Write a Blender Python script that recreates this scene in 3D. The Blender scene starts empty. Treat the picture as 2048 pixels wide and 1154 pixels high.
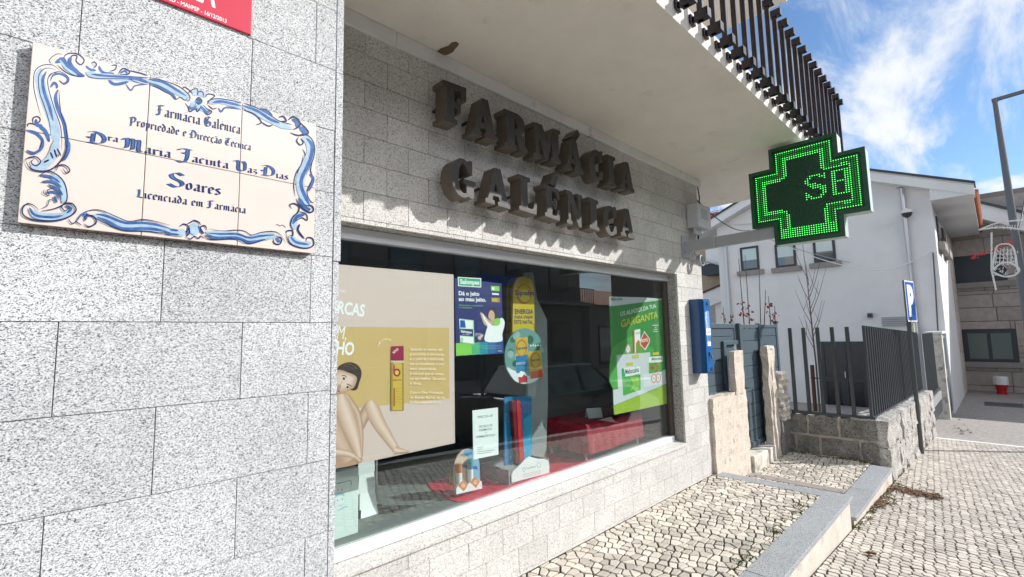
import bpy, bmesh, math, random
import numpy as np
from mathutils import Vector, Matrix
random.seed(7)
S = bpy.context.scene
COL = S.collection

# ------------------------------------------------------------------ camera
RIGHT = Vector((0.71543244, -0.69839251, -0.02010789))
DOWN = Vector((0.05412863, 0.08409662, -0.99498636))
FWD = Vector((0.69658202, 0.71075711, 0.09796848))
CAM = Vector((0.0, -2.0, 1.358))
FPX = 943.177
cd = bpy.data.cameras.new('camera'); cam = bpy.data.objects.new('camera', cd); COL.objects.link(cam)
M3 = Matrix((RIGHT, -DOWN, -FWD)).transposed()
cam.matrix_world = Matrix.Translation(CAM) @ M3.to_4x4()
cd.sensor_width = 36.0; cd.sensor_fit = 'HORIZONTAL'; cd.lens = FPX / 2048 * 36
cd.clip_start = 0.05; cd.clip_end = 500
S.camera = cam

# ------------------------------------------------------------------ sun, sky, exposure
SUN = Vector((1.05, -1.0, 0.873)).normalized()
sl = bpy.data.lights.new('sun', 'SUN'); so = bpy.data.objects.new('sun', sl); COL.objects.link(so)
sl.energy = 2.05; sl.angle = math.radians(0.5); sl.color = (1.0, 0.975, 0.945)
so.rotation_euler = SUN.to_track_quat('Z', 'Y').to_euler(); so.location = (8, -8, 12)
S.view_settings.view_transform = 'Standard'; S.view_settings.look = 'None'
S.view_settings.exposure = 1.42; S.view_settings.gamma = 1
S.cycles.use_denoising = True
S.cycles.max_bounces = 8; S.cycles.transparent_max_bounces = 12
W = bpy.data.worlds.new('World'); S.world = W; W.use_nodes = True


def nd(nt, t, **k):
    n = nt.nodes.new(t)
    for a, b in k.items():
        if hasattr(n, a): setattr(n, a, b)
    return n


def build_world():
    nt = W.node_tree; nt.nodes.clear(); L = nt.links.new
    out = nd(nt, 'ShaderNodeOutputWorld'); bg = nd(nt, 'ShaderNodeBackground')
    bg.inputs['Strength'].default_value = 0.15
    sky = nd(nt, 'ShaderNodeTexSky', sky_type='NISHITA', sun_disc=False)
    sky.sun_elevation = math.asin(SUN.z); sky.sun_rotation = math.atan2(SUN.x, SUN.y)
    sky.air_density = 1.0; sky.dust_density = 0.3; sky.ozone_density = 3.0
    tc = nd(nt, 'ShaderNodeTexCoord'); sp = nd(nt, 'ShaderNodeSeparateXYZ'); L(tc.outputs['Generated'], sp.inputs[0])
    ad = nd(nt, 'ShaderNodeMath', operation='ADD'); L(sp.outputs['Z'], ad.inputs[0]); ad.inputs[1].default_value = 0.12
    mx = nd(nt, 'ShaderNodeMath', operation='MAXIMUM'); L(ad.outputs[0], mx.inputs[0]); mx.inputs[1].default_value = 0.03
    dx = nd(nt, 'ShaderNodeMath', operation='DIVIDE'); L(sp.outputs['X'], dx.inputs[0]); L(mx.outputs[0], dx.inputs[1])
    dy = nd(nt, 'ShaderNodeMath', operation='DIVIDE'); L(sp.outputs['Y'], dy.inputs[0]); L(mx.outputs[0], dy.inputs[1])
    cb = nd(nt, 'ShaderNodeCombineXYZ'); L(dx.outputs[0], cb.inputs[0]); L(dy.outputs[0], cb.inputs[1])

    def clouds(loc, rot, scl, scale, lo, hi, rough):
        mp = nd(nt, 'ShaderNodeMapping'); mp.inputs['Location'].default_value = loc
        mp.inputs['Rotation'].default_value = (0, 0, math.radians(rot)); mp.inputs['Scale'].default_value = scl
        L(cb.outputs[0], mp.inputs[0])
        n = nd(nt, 'ShaderNodeTexNoise'); n.inputs['Scale'].default_value = scale; n.inputs['Detail'].default_value = 9
        n.inputs['Roughness'].default_value = rough; n.inputs['Distortion'].default_value = 0.35
        L(mp.outputs[0], n.inputs['Vector'])
        r = nd(nt, 'ShaderNodeMapRange', interpolation_type='SMOOTHSTEP')
        r.inputs['From Min'].default_value = lo; r.inputs['From Max'].default_value = hi
        ba = nd(nt, 'ShaderNodeMath', operation='MULTIPLY_ADD'); L(fill_bank.outputs[0], ba.inputs[0]); ba.inputs[1].default_value = 0.16; L(n.outputs['Fac'], ba.inputs[2])
        L(ba.outputs[0], r.inputs['Value']); return r.outputs[0]
    # a bright bank of unseen cloud behind the viewer, added to fill the shaded facade
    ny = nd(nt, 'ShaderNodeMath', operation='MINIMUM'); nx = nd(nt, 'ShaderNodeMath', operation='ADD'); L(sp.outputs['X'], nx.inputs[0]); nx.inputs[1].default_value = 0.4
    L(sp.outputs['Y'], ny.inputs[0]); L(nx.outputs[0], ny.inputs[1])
    fill_bank = nd(nt, 'ShaderNodeMapRange', interpolation_type='SMOOTHSTEP'); L(ny.outputs[0], fill_bank.inputs['Value'])
    fill_bank.inputs['From Min'].default_value = -0.56; fill_bank.inputs['From Max'].default_value = -0.8
    a = clouds((5.5, 8.8, 0), 18, (0.6, 1.4, 1), 1.5, 0.45, 0.61, 0.6)
    b = clouds((7.3, 4.2, 0), 18, (0.35, 1.7, 1), 2.6, 0.45, 0.72, 0.65)
    m = nd(nt, 'ShaderNodeMath', operation='MAXIMUM'); L(a, m.inputs[0])
    b2 = nd(nt, 'ShaderNodeMath', operation='MULTIPLY'); L(b, b2.inputs[0]); b2.inputs[1].default_value = 0.85
    L(b2.outputs[0], m.inputs[1])
    mix = nd(nt, 'ShaderNodeMix', data_type='RGBA'); L(m.outputs[0], mix.inputs['Factor'])
    tint = nd(nt, 'ShaderNodeMix', data_type='RGBA', blend_type='MULTIPLY'); tint.inputs['Factor'].default_value = 1
    L(sky.outputs[0], tint.inputs['A']); tint.inputs['B'].default_value = (0.32, 0.37, 0.405, 1)
    L(tint.outputs['Result'], mix.inputs['A']); bb = nd(nt, 'ShaderNodeMath', operation='MULTIPLY_ADD'); L(fill_bank.outputs[0], bb.inputs[0]); bb.inputs[1].default_value = 1.5; bb.inputs[2].default_value = 1.0  # out-of-view fill clouds made brighter than the visible ones
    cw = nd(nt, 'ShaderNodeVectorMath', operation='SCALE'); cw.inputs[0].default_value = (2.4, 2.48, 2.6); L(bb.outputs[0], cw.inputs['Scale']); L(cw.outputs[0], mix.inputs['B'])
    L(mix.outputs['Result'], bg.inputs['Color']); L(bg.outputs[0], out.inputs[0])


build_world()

# ------------------------------------------------------------------ pixel -> plane (2048x1154 reference frame)


def _ray(u, v): return (u - 1024) * RIGHT + (v - 577) * DOWN + FPX * FWD


def onX(u, v, x):
    d = _ray(u, v); return CAM + d * ((x - CAM.x) / d.x)


def onY(u, v, y):
    d = _ray(u, v); return CAM + d * ((y - CAM.y) / d.y)


def onZ(u, v, z):
    d = _ray(u, v); return CAM + d * ((z - CAM.z) / d.z)


# ------------------------------------------------------------------ materials
def mat(name, col, rough=0.6, metal=0.0, var=0.0, vscale=6.0, bump=0.0, bscale=80.0, island=0.0, spec=0.5,
        emit=None, estr=0.0, stain=None, sscale=2.0, slo=0.55, shi=0.75, coat=0.0):
    m = bpy.data.materials.new(name); m.use_nodes = True; nt = m.node_tree; L = nt.links.new
    b = nt.nodes['Principled BSDF']; b.inputs['Roughness'].default_value = rough; b.inputs['Metallic'].default_value = metal
    b.inputs['Specular IOR Level'].default_value = spec
    b.inputs['Coat Weight'].default_value = coat
    c4 = (col[0], col[1], col[2], 1); b.inputs['Base Color'].default_value = c4
    tc = nd(nt, 'ShaderNodeTexCoord'); src = None
    if var or island or stain:
        rgb = nd(nt, 'ShaderNodeRGB'); rgb.outputs[0].default_value = c4; src = rgb.outputs[0]
        if stain:
            n = nd(nt, 'ShaderNodeTexNoise'); n.inputs['Scale'].default_value = sscale; n.inputs['Detail'].default_value = 7
            L(tc.outputs['Object'], n.inputs['Vector'])
            r = nd(nt, 'ShaderNodeMapRange'); r.inputs['From Min'].default_value = slo; r.inputs['From Max'].default_value = shi
            L(n.outputs['Fac'], r.inputs['Value'])
            mx = nd(nt, 'ShaderNodeMix', data_type='RGBA'); L(r.outputs[0], mx.inputs['Factor']); L(src, mx.inputs['A'])
            mx.inputs['B'].default_value = (*stain, 1); src = mx.outputs['Result']
        if var:
            n = nd(nt, 'ShaderNodeTexNoise'); n.inputs['Scale'].default_value = vscale; n.inputs['Detail'].default_value = 6
            n.inputs['Roughness'].default_value = 0.65; L(tc.outputs['Object'], n.inputs['Vector'])
            r = nd(nt, 'ShaderNodeMapRange'); r.inputs['From Min'].default_value = 0.3; r.inputs['From Max'].default_value = 0.7
            r.inputs['To Min'].default_value = 1 - var; r.inputs['To Max'].default_value = 1 + var
            L(n.outputs['Fac'], r.inputs['Value'])
            vm = nd(nt, 'ShaderNodeVectorMath', operation='SCALE'); L(src, vm.inputs[0]); L(r.outputs[0], vm.inputs['Scale'])
            src = vm.outputs[0]
        if island:
            g = nd(nt, 'ShaderNodeNewGeometry')
            r = nd(nt, 'ShaderNodeMapRange'); r.inputs['To Min'].default_value = 1 - island; r.inputs['To Max'].default_value = 1 + island
            L(g.outputs['Random Per Island'], r.inputs['Value'])
            vm = nd(nt, 'ShaderNodeVectorMath', operation='SCALE'); L(src, vm.inputs[0]); L(r.outputs[0], vm.inputs['Scale'])
            src = vm.outputs[0]
        L(src, b.inputs['Base Color'])
    if bump:
        n = nd(nt, 'ShaderNodeTexNoise'); n.inputs['Scale'].default_value = bscale; n.inputs['Detail'].default_value = 4
        L(tc.outputs['Object'], n.inputs['Vector'])
        bp = nd(nt, 'ShaderNodeBump'); bp.inputs['Strength'].default_value = bump; bp.inputs['Distance'].default_value = 0.01
        L(n.outputs['Fac'], bp.inputs['Height']); L(bp.outputs[0], b.inputs['Normal'])
    if emit:
        b.inputs['Emission Color'].default_value = (*emit, 1); b.inputs['Emission Strength'].default_value = estr
    return m


def granite(name, light, mid, dark, scale=230.0, bump=0.5, p1=0.13, p2=0.42, tone=0.06, warm=None, wscale=3.0, streak=1.0):
    m = bpy.data.materials.new(name); m.use_nodes = True; nt = m.node_tree; L = nt.links.new
    b = nt.nodes['Principled BSDF']; b.inputs['Roughness'].default_value = 0.75; b.inputs['Specular IOR Level'].default_value = 0.25
    tc = nd(nt, 'ShaderNodeTexCoord')
    mp = nd(nt, 'ShaderNodeMapping'); mp.inputs['Rotation'].default_value = (0, math.radians(35), 0)
    mp.inputs['Scale'].default_value = (1, 1, streak); L(tc.outputs['Object'], mp.inputs[0])
    n0 = nd(nt, 'ShaderNodeTexNoise'); n0.inputs['Scale'].default_value = scale * 0.7; n0.inputs['Detail'].default_value = 3
    L(mp.outputs[0], n0.inputs['Vector'])
    ofs = nd(nt, 'ShaderNodeVectorMath', operation='SCALE'); L(n0.outputs['Color'], ofs.inputs[0]); ofs.inputs['Scale'].default_value = 1.2 / scale
    av = nd(nt, 'ShaderNodeVectorMath', operation='ADD'); L(mp.outputs[0], av.inputs[0]); L(ofs.outputs[0], av.inputs[1])
    v = nd(nt, 'ShaderNodeTexVoronoi'); v.inputs['Scale'].default_value = scale; L(av.outputs[0], v.inputs['Vector'])
    sx = nd(nt, 'ShaderNodeSeparateColor'); L(v.outputs['Color'], sx.inputs[0])
    cr = nd(nt, 'ShaderNodeValToRGB'); e = cr.color_ramp.elements
    e[0].position = p1 * 0.6; e[0].color = (*dark, 1); e[1].position = p1 + 0.05; e[1].color = (*mid, 1)
    q = cr.color_ramp.elements.new(p2); q.color = (*[0.45 * a + 0.55 * c for a, c in zip(mid, light)], 1)
    q = cr.color_ramp.elements.new(min(0.95, p2 + 0.3)); q.color = (*light, 1)
    L(sx.outputs[0], cr.inputs[0]); src = cr.outputs[0]
    n = nd(nt, 'ShaderNodeTexNoise'); n.inputs['Scale'].default_value = wscale; n.inputs['Detail'].default_value = 6
    L(tc.outputs['Object'], n.inputs['Vector'])
    r = nd(nt, 'ShaderNodeMapRange'); r.inputs['From Min'].default_value = 0.3; r.inputs['From Max'].default_value = 0.7
    r.inputs['To Min'].default_value = 1 - tone; r.inputs['To Max'].default_value = 1 + tone; L(n.outputs['Fac'], r.inputs['Value'])
    g = nd(nt, 'ShaderNodeNewGeometry')
    r2 = nd(nt, 'ShaderNodeMapRange'); r2.inputs['To Min'].default_value = 0.93; r2.inputs['To Max'].default_value = 1.06
    L(g.outputs['Random Per Island'], r2.inputs['Value'])
    mm = nd(nt, 'ShaderNodeMath', operation='MULTIPLY'); L(r.outputs[0], mm.inputs[0]); L(r2.outputs[0], mm.inputs[1])
    vm = nd(nt, 'ShaderNodeVectorMath', operation='SCALE'); L(src, vm.inputs[0]); L(mm.outputs[0], vm.inputs['Scale'])
    L(vm.outputs[0], b.inputs['Base Color'])
    if bump:
        bp = nd(nt, 'ShaderNodeBump'); bp.inputs['Strength'].default_value = bump; bp.inputs['Distance'].default_value = 0.004
        L(sx.outputs[1], bp.inputs['Height']); L(bp.outputs[0], b.inputs['Normal'])
    return m


def glass_mat(name, tint=(0.93, 0.97, 0.96), ior=1.5, boost=1.0):
    m = bpy.data.materials.new(name); m.use_nodes = True; nt = m.node_tree; nt.nodes.clear(); L = nt.links.new
    o = nd(nt, 'ShaderNodeOutputMaterial'); mix = nd(nt, 'ShaderNodeMixShader'); tr = nd(nt, 'ShaderNodeBsdfTransparent')
    gl = nd(nt, 'ShaderNodeBsdfGlossy'); gl.inputs['Roughness'].default_value = 0.0
    tr.inputs[0].default_value = (*tint, 1)
    fr = nd(nt, 'ShaderNodeFresnel'); ge = nd(nt, 'ShaderNodeNewGeometry')      # the inner face sees the same thin pane as the outer one
    ir = nd(nt, 'ShaderNodeMapRange'); ir.inputs['To Min'].default_value = ior; ir.inputs['To Max'].default_value = 1 / ior
    L(ge.outputs['Backfacing'], ir.inputs['Value']); L(ir.outputs[0], fr.inputs['IOR'])
    mu = nd(nt, 'ShaderNodeMath', operation='MULTIPLY'); mu.use_clamp = True; mu.inputs[1].default_value = boost
    L(fr.outputs[0], mu.inputs[0])
    L(mu.outputs[0], mix.inputs[0]); L(tr.outputs[0], mix.inputs[1]); L(gl.outputs[0], mix.inputs[2]); L(mix.outputs[0], o.inputs[0])
    return m


M = {}
M['pillar'] = granite('pillar_granite', (0.70, 0.71, 0.715), (0.33, 0.335, 0.34), (0.08, 0.08, 0.085), 430, 0.6, 0.14, 0.48, 0.09, streak=1.5)
M['facade'] = granite('facade_granite', (0.66, 0.64, 0.605), (0.46, 0.44, 0.41), (0.13, 0.12, 0.11), 340, 0.4, 0.10, 0.30, 0.09)
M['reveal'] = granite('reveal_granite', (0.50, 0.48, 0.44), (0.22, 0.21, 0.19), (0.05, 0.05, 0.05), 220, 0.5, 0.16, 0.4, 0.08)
M['polished'] = granite('grey_coping_granite', (0.41, 0.425, 0.43), (0.27, 0.28, 0.285), (0.10, 0.105, 0.11), 330, 0.15, 0.15, 0.4, 0.06)
M['joint'] = mat('joint_dark', (0.10, 0.10, 0.095), 0.9)
M['cream'] = mat('cream_soffit_paint', (0.78, 0.73, 0.65), 0.8, var=0.05, vscale=3, bump=0.15, bscale=120, stain=(0.50, 0.44, 0.36), sscale=5, slo=0.64, shi=0.9)
M['trim'] = mat('white_trim_paint', (0.76, 0.75, 0.72), 0.7, var=0.06, vscale=5, stain=(0.4, 0.38, 0.35), sscale=9, slo=0.62, shi=0.8)
M['creamwall'] = mat('cream_render', (0.62, 0.555, 0.485), 0.9, var=0.1, vscale=6, bump=0.4, bscale=90, stain=(0.4, 0.36, 0.30), sscale=7, slo=0.58, shi=0.8)
M['peel'] = mat('peeled_plaster', (0.17, 0.115, 0.065), 0.95, var=0.2, vscale=30, bump=0.5)
M['alu'] = mat('window_aluminium', (0.72, 0.73, 0.75), 0.4, 0.35, var=0.03)
M['whitealu'] = mat('white_lacquered_rail', (0.82, 0.82, 0.82), 0.4)
M['bronze'] = mat('dark_bronze_frame', (0.09, 0.075, 0.06), 0.45, 0.3)
M['glass'] = glass_mat('shop_glass', (0.93, 0.97, 0.96), 1.55, 1.45)
M['letter'] = mat('brown_letter_face', (0.033, 0.028, 0.025), 0.55, 0.0, var=0.25, vscale=14, bump=0.08, bscale=60, stain=(0.12, 0.10, 0.08), sscale=12, slo=0.68, shi=0.9)
M['letterside'] = mat('brown_letter_side', (0.125, 0.10, 0.075), 0.5, 0.15, var=0.25, vscale=12, stain=(0.18, 0.145, 0.11), sscale=9, slo=0.64, shi=0.9)
M['tile'] = mat('cream_glazed_tile', (0.68, 0.595, 0.535), 0.18, var=0.025, vscale=8, coat=0.3)
M['terracotta'] = mat('terracotta_tile_edge', (0.26, 0.10, 0.06), 0.85)
M['paleblue'] = mat('pale_blue_glaze', (0.34, 0.46, 0.56), 0.2, var=0.18, vscale=60)
M['midblue'] = mat('cobalt_glaze', (0.05, 0.12, 0.31), 0.2, var=0.4, vscale=70)
M['navy'] = mat('navy_glaze', (0.018, 0.032, 0.11), 0.2, var=0.2, vscale=90)
M['signred'] = mat('red_sign_plastic', (0.52, 0.015, 0.045), 0.35)
M['white'] = mat('white_print', (0.85, 0.85, 0.84), 0.5)
M['black'] = mat('black_print', (0.02, 0.02, 0.022), 0.5)
M['darkgreen'] = mat('dark_green_housing', (0.012, 0.075, 0.03), 0.4, var=0.1)
M['greenback'] = mat('led_panel_black_green', (0.007, 0.050, 0.018), 0.6)
M['paleside'] = mat('cross_side_panel', (0.55, 0.65, 0.58), 0.4)
M['ledon'] = mat('lit_green_led', (0.1, 0.8, 0.15), 0.4, emit=(0.08, 0.95, 0.12), estr=1.0)
M['leddim'] = mat('dim_green_led', (0.01, 0.12, 0.025), 0.4, emit=(0.02, 0.6, 0.05), estr=0.3)
M['ledoff'] = mat('unlit_led', (0.014, 0.075, 0.035), 0.35)
M['greymetal'] = mat('grey_painted_metal', (0.36, 0.37, 0.38), 0.5, 0.1, var=0.06)
M['greybox'] = mat('pale_grey_cabinet', (0.50, 0.51, 0.53), 0.5)
M['cable'] = mat('black_cable', (0.02, 0.02, 0.02), 0.6)
M['railbrown'] = mat('dark_railing_paint', (0.022, 0.016, 0.02), 0.22, 0.35)
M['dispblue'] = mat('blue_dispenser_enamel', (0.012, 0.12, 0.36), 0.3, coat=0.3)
M['dispside'] = mat('deep_blue_enamel', (0.010, 0.06, 0.17), 0.3, coat=0.3)  # darker copy of the enamel, shade of the cabinet sides painted in
M['anthracite'] = mat('anthracite_slats', (0.075, 0.11, 0.135), 0.45, 0.15, var=0.06)
M['fence'] = mat('charcoal_fence_paint', (0.055, 0.062, 0.07), 0.42, 0.25)
M['pink'] = mat('rough_pinkish_render', (0.63, 0.545, 0.455), 0.95, var=0.22, vscale=60, bump=1.0, bscale=75, stain=(0.30, 0.24, 0.20), sscale=11, slo=0.6, shi=0.8)
M['concrete'] = mat('weathered_concrete', (0.62, 0.58, 0.51), 0.9, var=0.2, vscale=9, bump=0.5, bscale=60, stain=(0.13, 0.13, 0.08), sscale=6, slo=0.55, shi=0.75)
M['mossstone'] = mat('mossy_concrete', (0.13, 0.14, 0.11), 0.9, var=0.25, vscale=8, bump=0.4)
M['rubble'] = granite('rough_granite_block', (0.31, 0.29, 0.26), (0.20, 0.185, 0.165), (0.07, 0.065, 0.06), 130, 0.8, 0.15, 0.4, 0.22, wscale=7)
M['rubblelit'] = granite('pale_rough_granite_block', (0.62, 0.585, 0.54), (0.42, 0.395, 0.36), (0.16, 0.15, 0.135), 130, 0.9, 0.14, 0.4, 0.22, wscale=7)  # same granite as the end blocks, sunlight on the street side painted in
M['mortar'] = mat('sandy_mortar', (0.60, 0.53, 0.45), 0.95, var=0.2, vscale=14, bump=0.5)
M['calcada'] = mat('limestone_setts', (0.63, 0.565, 0.48), 0.65, var=0.14, vscale=14, island=0.26, bump=0.3, bscale=150, stain=(0.40, 0.37, 0.32), sscale=3.5, slo=0.5, shi=0.75)
M['calcada2'] = mat('street_limestone_setts', (0.58, 0.525, 0.455), 0.7, var=0.14, vscale=2.2, island=0.22, bump=0.35, bscale=150)
M['earth'] = mat('joint_earth', (0.055, 0.045, 0.032), 0.95, var=0.3, vscale=15, stain=(0.05, 0.065, 0.012), sscale=2.2, slo=0.5, shi=0.62)
M['leaf'] = mat('dry_leaf', (0.15, 0.072, 0.032), 0.8, var=0.3, vscale=40, island=0.45)
M['redleaf'] = mat('red_autumn_leaf', (0.24, 0.035, 0.018), 0.7, island=0.5)
M['moss'] = mat('moss', (0.10, 0.125, 0.018), 0.95, var=0.4, vscale=50, island=0.4)
M['bark'] = mat('grey_brown_bark', (0.12, 0.09, 0.075), 0.9, var=0.2)
M['stake'] = mat('brown_stake', (0.09, 0.045, 0.03), 0.85, var=0.2)
M['whitewall'] = mat('white_wall_paint', (0.77, 0.75, 0.735), 0.85, var=0.06, vscale=0.9, bump=0.1, bscale=60)
M['whitesoff'] = mat('white_eave_paint', (0.74, 0.73, 0.71), 0.85)
M['roofdark'] = mat('dark_roof_flashing', (0.05, 0.05, 0.055), 0.6)
M['rooftile'] = mat('orange_roof_tile', (0.40, 0.13, 0.06), 0.8, var=0.25, vscale=5)
M['winframe'] = mat('dark_window_frame', (0.03, 0.035, 0.045), 0.4)
M['winglass'] = mat('window_pane_glass', (0.06, 0.09, 0.10), 0.05, spec=1.0, coat=1.0)
M['blindglass'] = mat('pane_with_pale_blind', (0.52, 0.64, 0.63), 0.2, spec=0.7, coat=0.5)  # sky reflection painted as a pale colour on the upper pane
M['stonesill'] = mat('grey_stone_sill', (0.30, 0.27, 0.25), 0.85, var=0.1)
M['tan'] = mat('tan_sandstone', (0.42, 0.32, 0.23), 0.9, var=0.12, vscale=3)
M['ashlar'] = mat('pinkish_ashlar', (0.42, 0.365, 0.325), 0.9, var=0.14, vscale=5, island=0.10, bump=0.4, bscale=40)
M['ashlarjoint'] = mat('ashlar_joint', (0.25, 0.21, 0.185), 0.95)
M['pinkstone'] = mat('pale_pink_quoin', (0.58, 0.48, 0.43), 0.9, var=0.08, island=0.08)
M['steel'] = mat('zinc_downpipe', (0.55, 0.55, 0.57), 0.3, 0.7)
M['lamp'] = mat('grey_lamp_post_paint', (0.13, 0.135, 0.15), 0.45, 0.3)
M['hydred'] = mat('red_enamel', (0.45, 0.012, 0.015), 0.35)
M['hydwhite'] = mat('white_enamel', (0.78, 0.78, 0.76), 0.4)
M['pblue'] = mat('traffic_blue', (0.008, 0.10, 0.42), 0.4)
M['galv'] = mat('galvanised_post', (0.10, 0.11, 0.11), 0.5, 0.3, var=0.1)
M['orn'] = mat('white_rope_light', (0.72, 0.72, 0.70), 0.5)
M['ornred'] = mat('red_rope_light', (0.55, 0.04, 0.04), 0.5)
M['greypave'] = mat('grey_granite_setts', (0.33, 0.30, 0.27), 0.85, var=0.32, vscale=16, bump=0.9, bscale=20)
M['asphalt'] = mat('worn_granite_road', (0.34, 0.33, 0.31), 0.9, var=0.15, vscale=20, bump=0.5, bscale=150)
M['yard'] = mat('yard_concrete', (0.30, 0.29, 0.27), 0.9, var=0.1, vscale=3)
M['interior'] = mat('dark_shop_wall', (0.13, 0.13, 0.13), 0.8)
M['intceil'] = mat('shop_ceiling', (0.22, 0.22, 0.22), 0.8)
M['carpet'] = mat('grey_green_display_floor', (0.17, 0.19, 0.175), 0.85, var=0.1, vscale=30)
M['redcloth'] = mat('red_velvet', (0.36, 0.008, 0.028), 0.7, var=0.35, vscale=25, bump=0.6, bscale=30)
M['redglitter'] = mat('red_glitter_cloth', (0.78, 0.05, 0.085), 0.35, var=0.6, vscale=90, bump=0.8, bscale=160)
M['paper'] = mat('white_paper', (0.80, 0.83, 0.82), 0.6)
M['mint'] = mat('pale_mint_card', (0.70, 0.80, 0.76), 0.5)


# ------------------------------------------------------------------ mesh helpers
class MB:
    def __init__(s): s.v = []; s.f = []; s.mi = []; s.mats = []

    def m(s, mt):
        if isinstance(mt, str): mt = M[mt]
        if mt not in s.mats: s.mats.append(mt)
        return s.mats.index(mt)

    def add(s, vs, fs, mt):
        k = len(s.v); i = s.m(mt); s.v += [tuple(p) for p in vs]
        for f in fs: s.f.append(tuple(a + k for a in f)); s.mi.append(i)

    def poly(s, pts, mt): s.add(pts, [tuple(range(len(pts)))], mt)

    def box(s, x0, x1, y0, y1, z0, z1, mt):
        v = [(x0, y0, z0), (x1, y0, z0), (x1, y1, z0), (x0, y1, z0), (x0, y0, z1), (x1, y0, z1), (x1, y1, z1), (x0, y1, z1)]
        s.add(v, [(0, 3, 2, 1), (4, 5, 6, 7), (0, 1, 5, 4), (1, 2, 6, 5), (2, 3, 7, 6), (3, 0, 4, 7)], mt)

    def hexa(s, b, t, mt):      # 4 bottom points, 4 top points (ccw from above)
        s.add(list(b) + list(t), [(0, 3, 2, 1), (4, 5, 6, 7), (0, 1, 5, 4), (1, 2, 6, 5), (2, 3, 7, 6), (3, 0, 4, 7)], mt)

    def prism(s, pts, ext, mt, side=None):
        n = len(pts); e = Vector(ext); a = [Vector(p) for p in pts]; b = [p + e for p in a]
        s.add(a + b, [tuple(range(n)), tuple(range(2 * n - 1, n - 1, -1))], mt)
        s.add(a + b, [(i, i + n, (i + 1) % n + n, (i + 1) % n) for i in range(n)], side or mt)

    def bar(s, a, b, w, h, mt, up=(0, 0, 1)):
        a = Vector(a); b = Vector(b); d = (b - a).normalized(); u = Vector(up)
        if abs(d.dot(u)) > 0.95: u = Vector((1, 0, 0))
        x = d.cross(u).normalized() * w / 2; y = x.cross(d).normalized() * h / 2
        s.add([a - x - y, a + x - y, a + x + y, a - x + y, b - x - y, b + x - y, b + x + y, b - x + y],
              [(0, 3, 2, 1), (4, 5, 6, 7), (0, 1, 5, 4), (1, 2, 6, 5), (2, 3, 7, 6), (3, 0, 4, 7)], mt)

    def tube(s, pts, r, mt, n=8):
        pts = [Vector(p) for p in pts]; k = len(pts); rr = r if isinstance(r, (list, tuple)) else [r] * k
        vs = []; fs = []; prev = None
        for i, p in enumerate(pts):
            d = (pts[min(i + 1, k - 1)] - pts[max(i - 1, 0)]).normalized()
            if prev is None:
                x = d.orthogonal().normalized()
            else:
                x = (prev - d * prev.dot(d)).normalized()
            prev = x; y = d.cross(x)
            for j in range(n):
                a = 2 * math.pi * j / n; vs.append(p + (x * math.cos(a) + y * math.sin(a)) * rr[i])
        for i in range(k - 1):
            for j in range(n):
                j2 = (j + 1) % n; fs.append((i * n + j, i * n + j2, (i + 1) * n + j2, (i + 1) * n + j))
        fs.append(tuple(range(n - 1, -1, -1))); fs.append(tuple(range((k - 1) * n, k * n)))
        s.add(vs, fs, mt)

    def lathe(s, prof, c, mt, n=20):
        vs = []; fs = []
        for (r, z) in prof:
            for j in range(n):
                a = 2 * math.pi * j / n; vs.append((c[0] + r * math.cos(a), c[1] + r * math.sin(a), c[2] + z))
        for i in range(len(prof) - 1):
            for j in range(n): fs.append((i * n + j, i * n + (j + 1) % n, (i + 1) * n + (j + 1) % n, (i + 1) * n + j))
        fs.append(tuple(range(n - 1, -1, -1))); fs.append(tuple(range((len(prof) - 1) * n, len(prof) * n)))
        s.add(vs, fs, mt)

    def mesh(s, me, fn, mt):
        s.add([fn(v.co) for v in me.vertices], [tuple(p.vertices) for p in me.polygons], mt)

    def build(s, name, parent=None, bevel=0.0, smooth=False, label=None, kind=None, segs=2):
        org = ORG.get(parent.name, Vector((0, 0, 0))) if parent else Vector((0, 0, 0))
        me = bpy.data.meshes.new(name)
        me.from_pydata([(x - org.x, y - org.y, z - org.z) for x, y, z in s.v], [], s.f)
        for mt in s.mats: me.materials.append(mt)
        me.polygons.foreach_set('material_index', s.mi)
        if smooth: me.polygons.foreach_set('use_smooth', [True] * len(me.polygons))
        me.update()
        o = bpy.data.objects.new(name, me); COL.objects.link(o)
        if parent: o.parent = parent; ORG[o.name] = org
        if bevel:
            b = o.modifiers.new('bevel', 'BEVEL'); b.width = bevel; b.segments = segs; b.limit_method = 'ANGLE'; b.angle_limit = 0.6
        if label: o['label'] = label
        if kind: o['kind'] = kind
        return o


ORG = {}


def thing(name, label, cat, loc=(0, 0, 0), group=None):
    o = bpy.data.objects.new(name, None); COL.objects.link(o); o.location = loc; ORG[o.name] = Vector(loc)
    o.empty_display_size = 0.1; o['label'] = label; o['category'] = cat
    if group: o['group'] = group
    return o


def tag(o, label, cat, group=None):
    o['label'] = label; o['category'] = cat
    if group: o['group'] = group
    return o


def structure(o): o['kind'] = 'structure'; return o


_dg = None


def curve_mesh(cu):
    o = bpy.data.objects.new('tmp', cu); COL.objects.link(o)
    dg = bpy.context.evaluated_depsgraph_get(); dg.update()
    me = bpy.data.meshes.new_from_object(o.evaluated_get(dg)); COL.objects.unlink(o)
    bpy.data.objects.remove(o); bpy.data.curves.remove(cu)
    return me


_tc = {}


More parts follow.
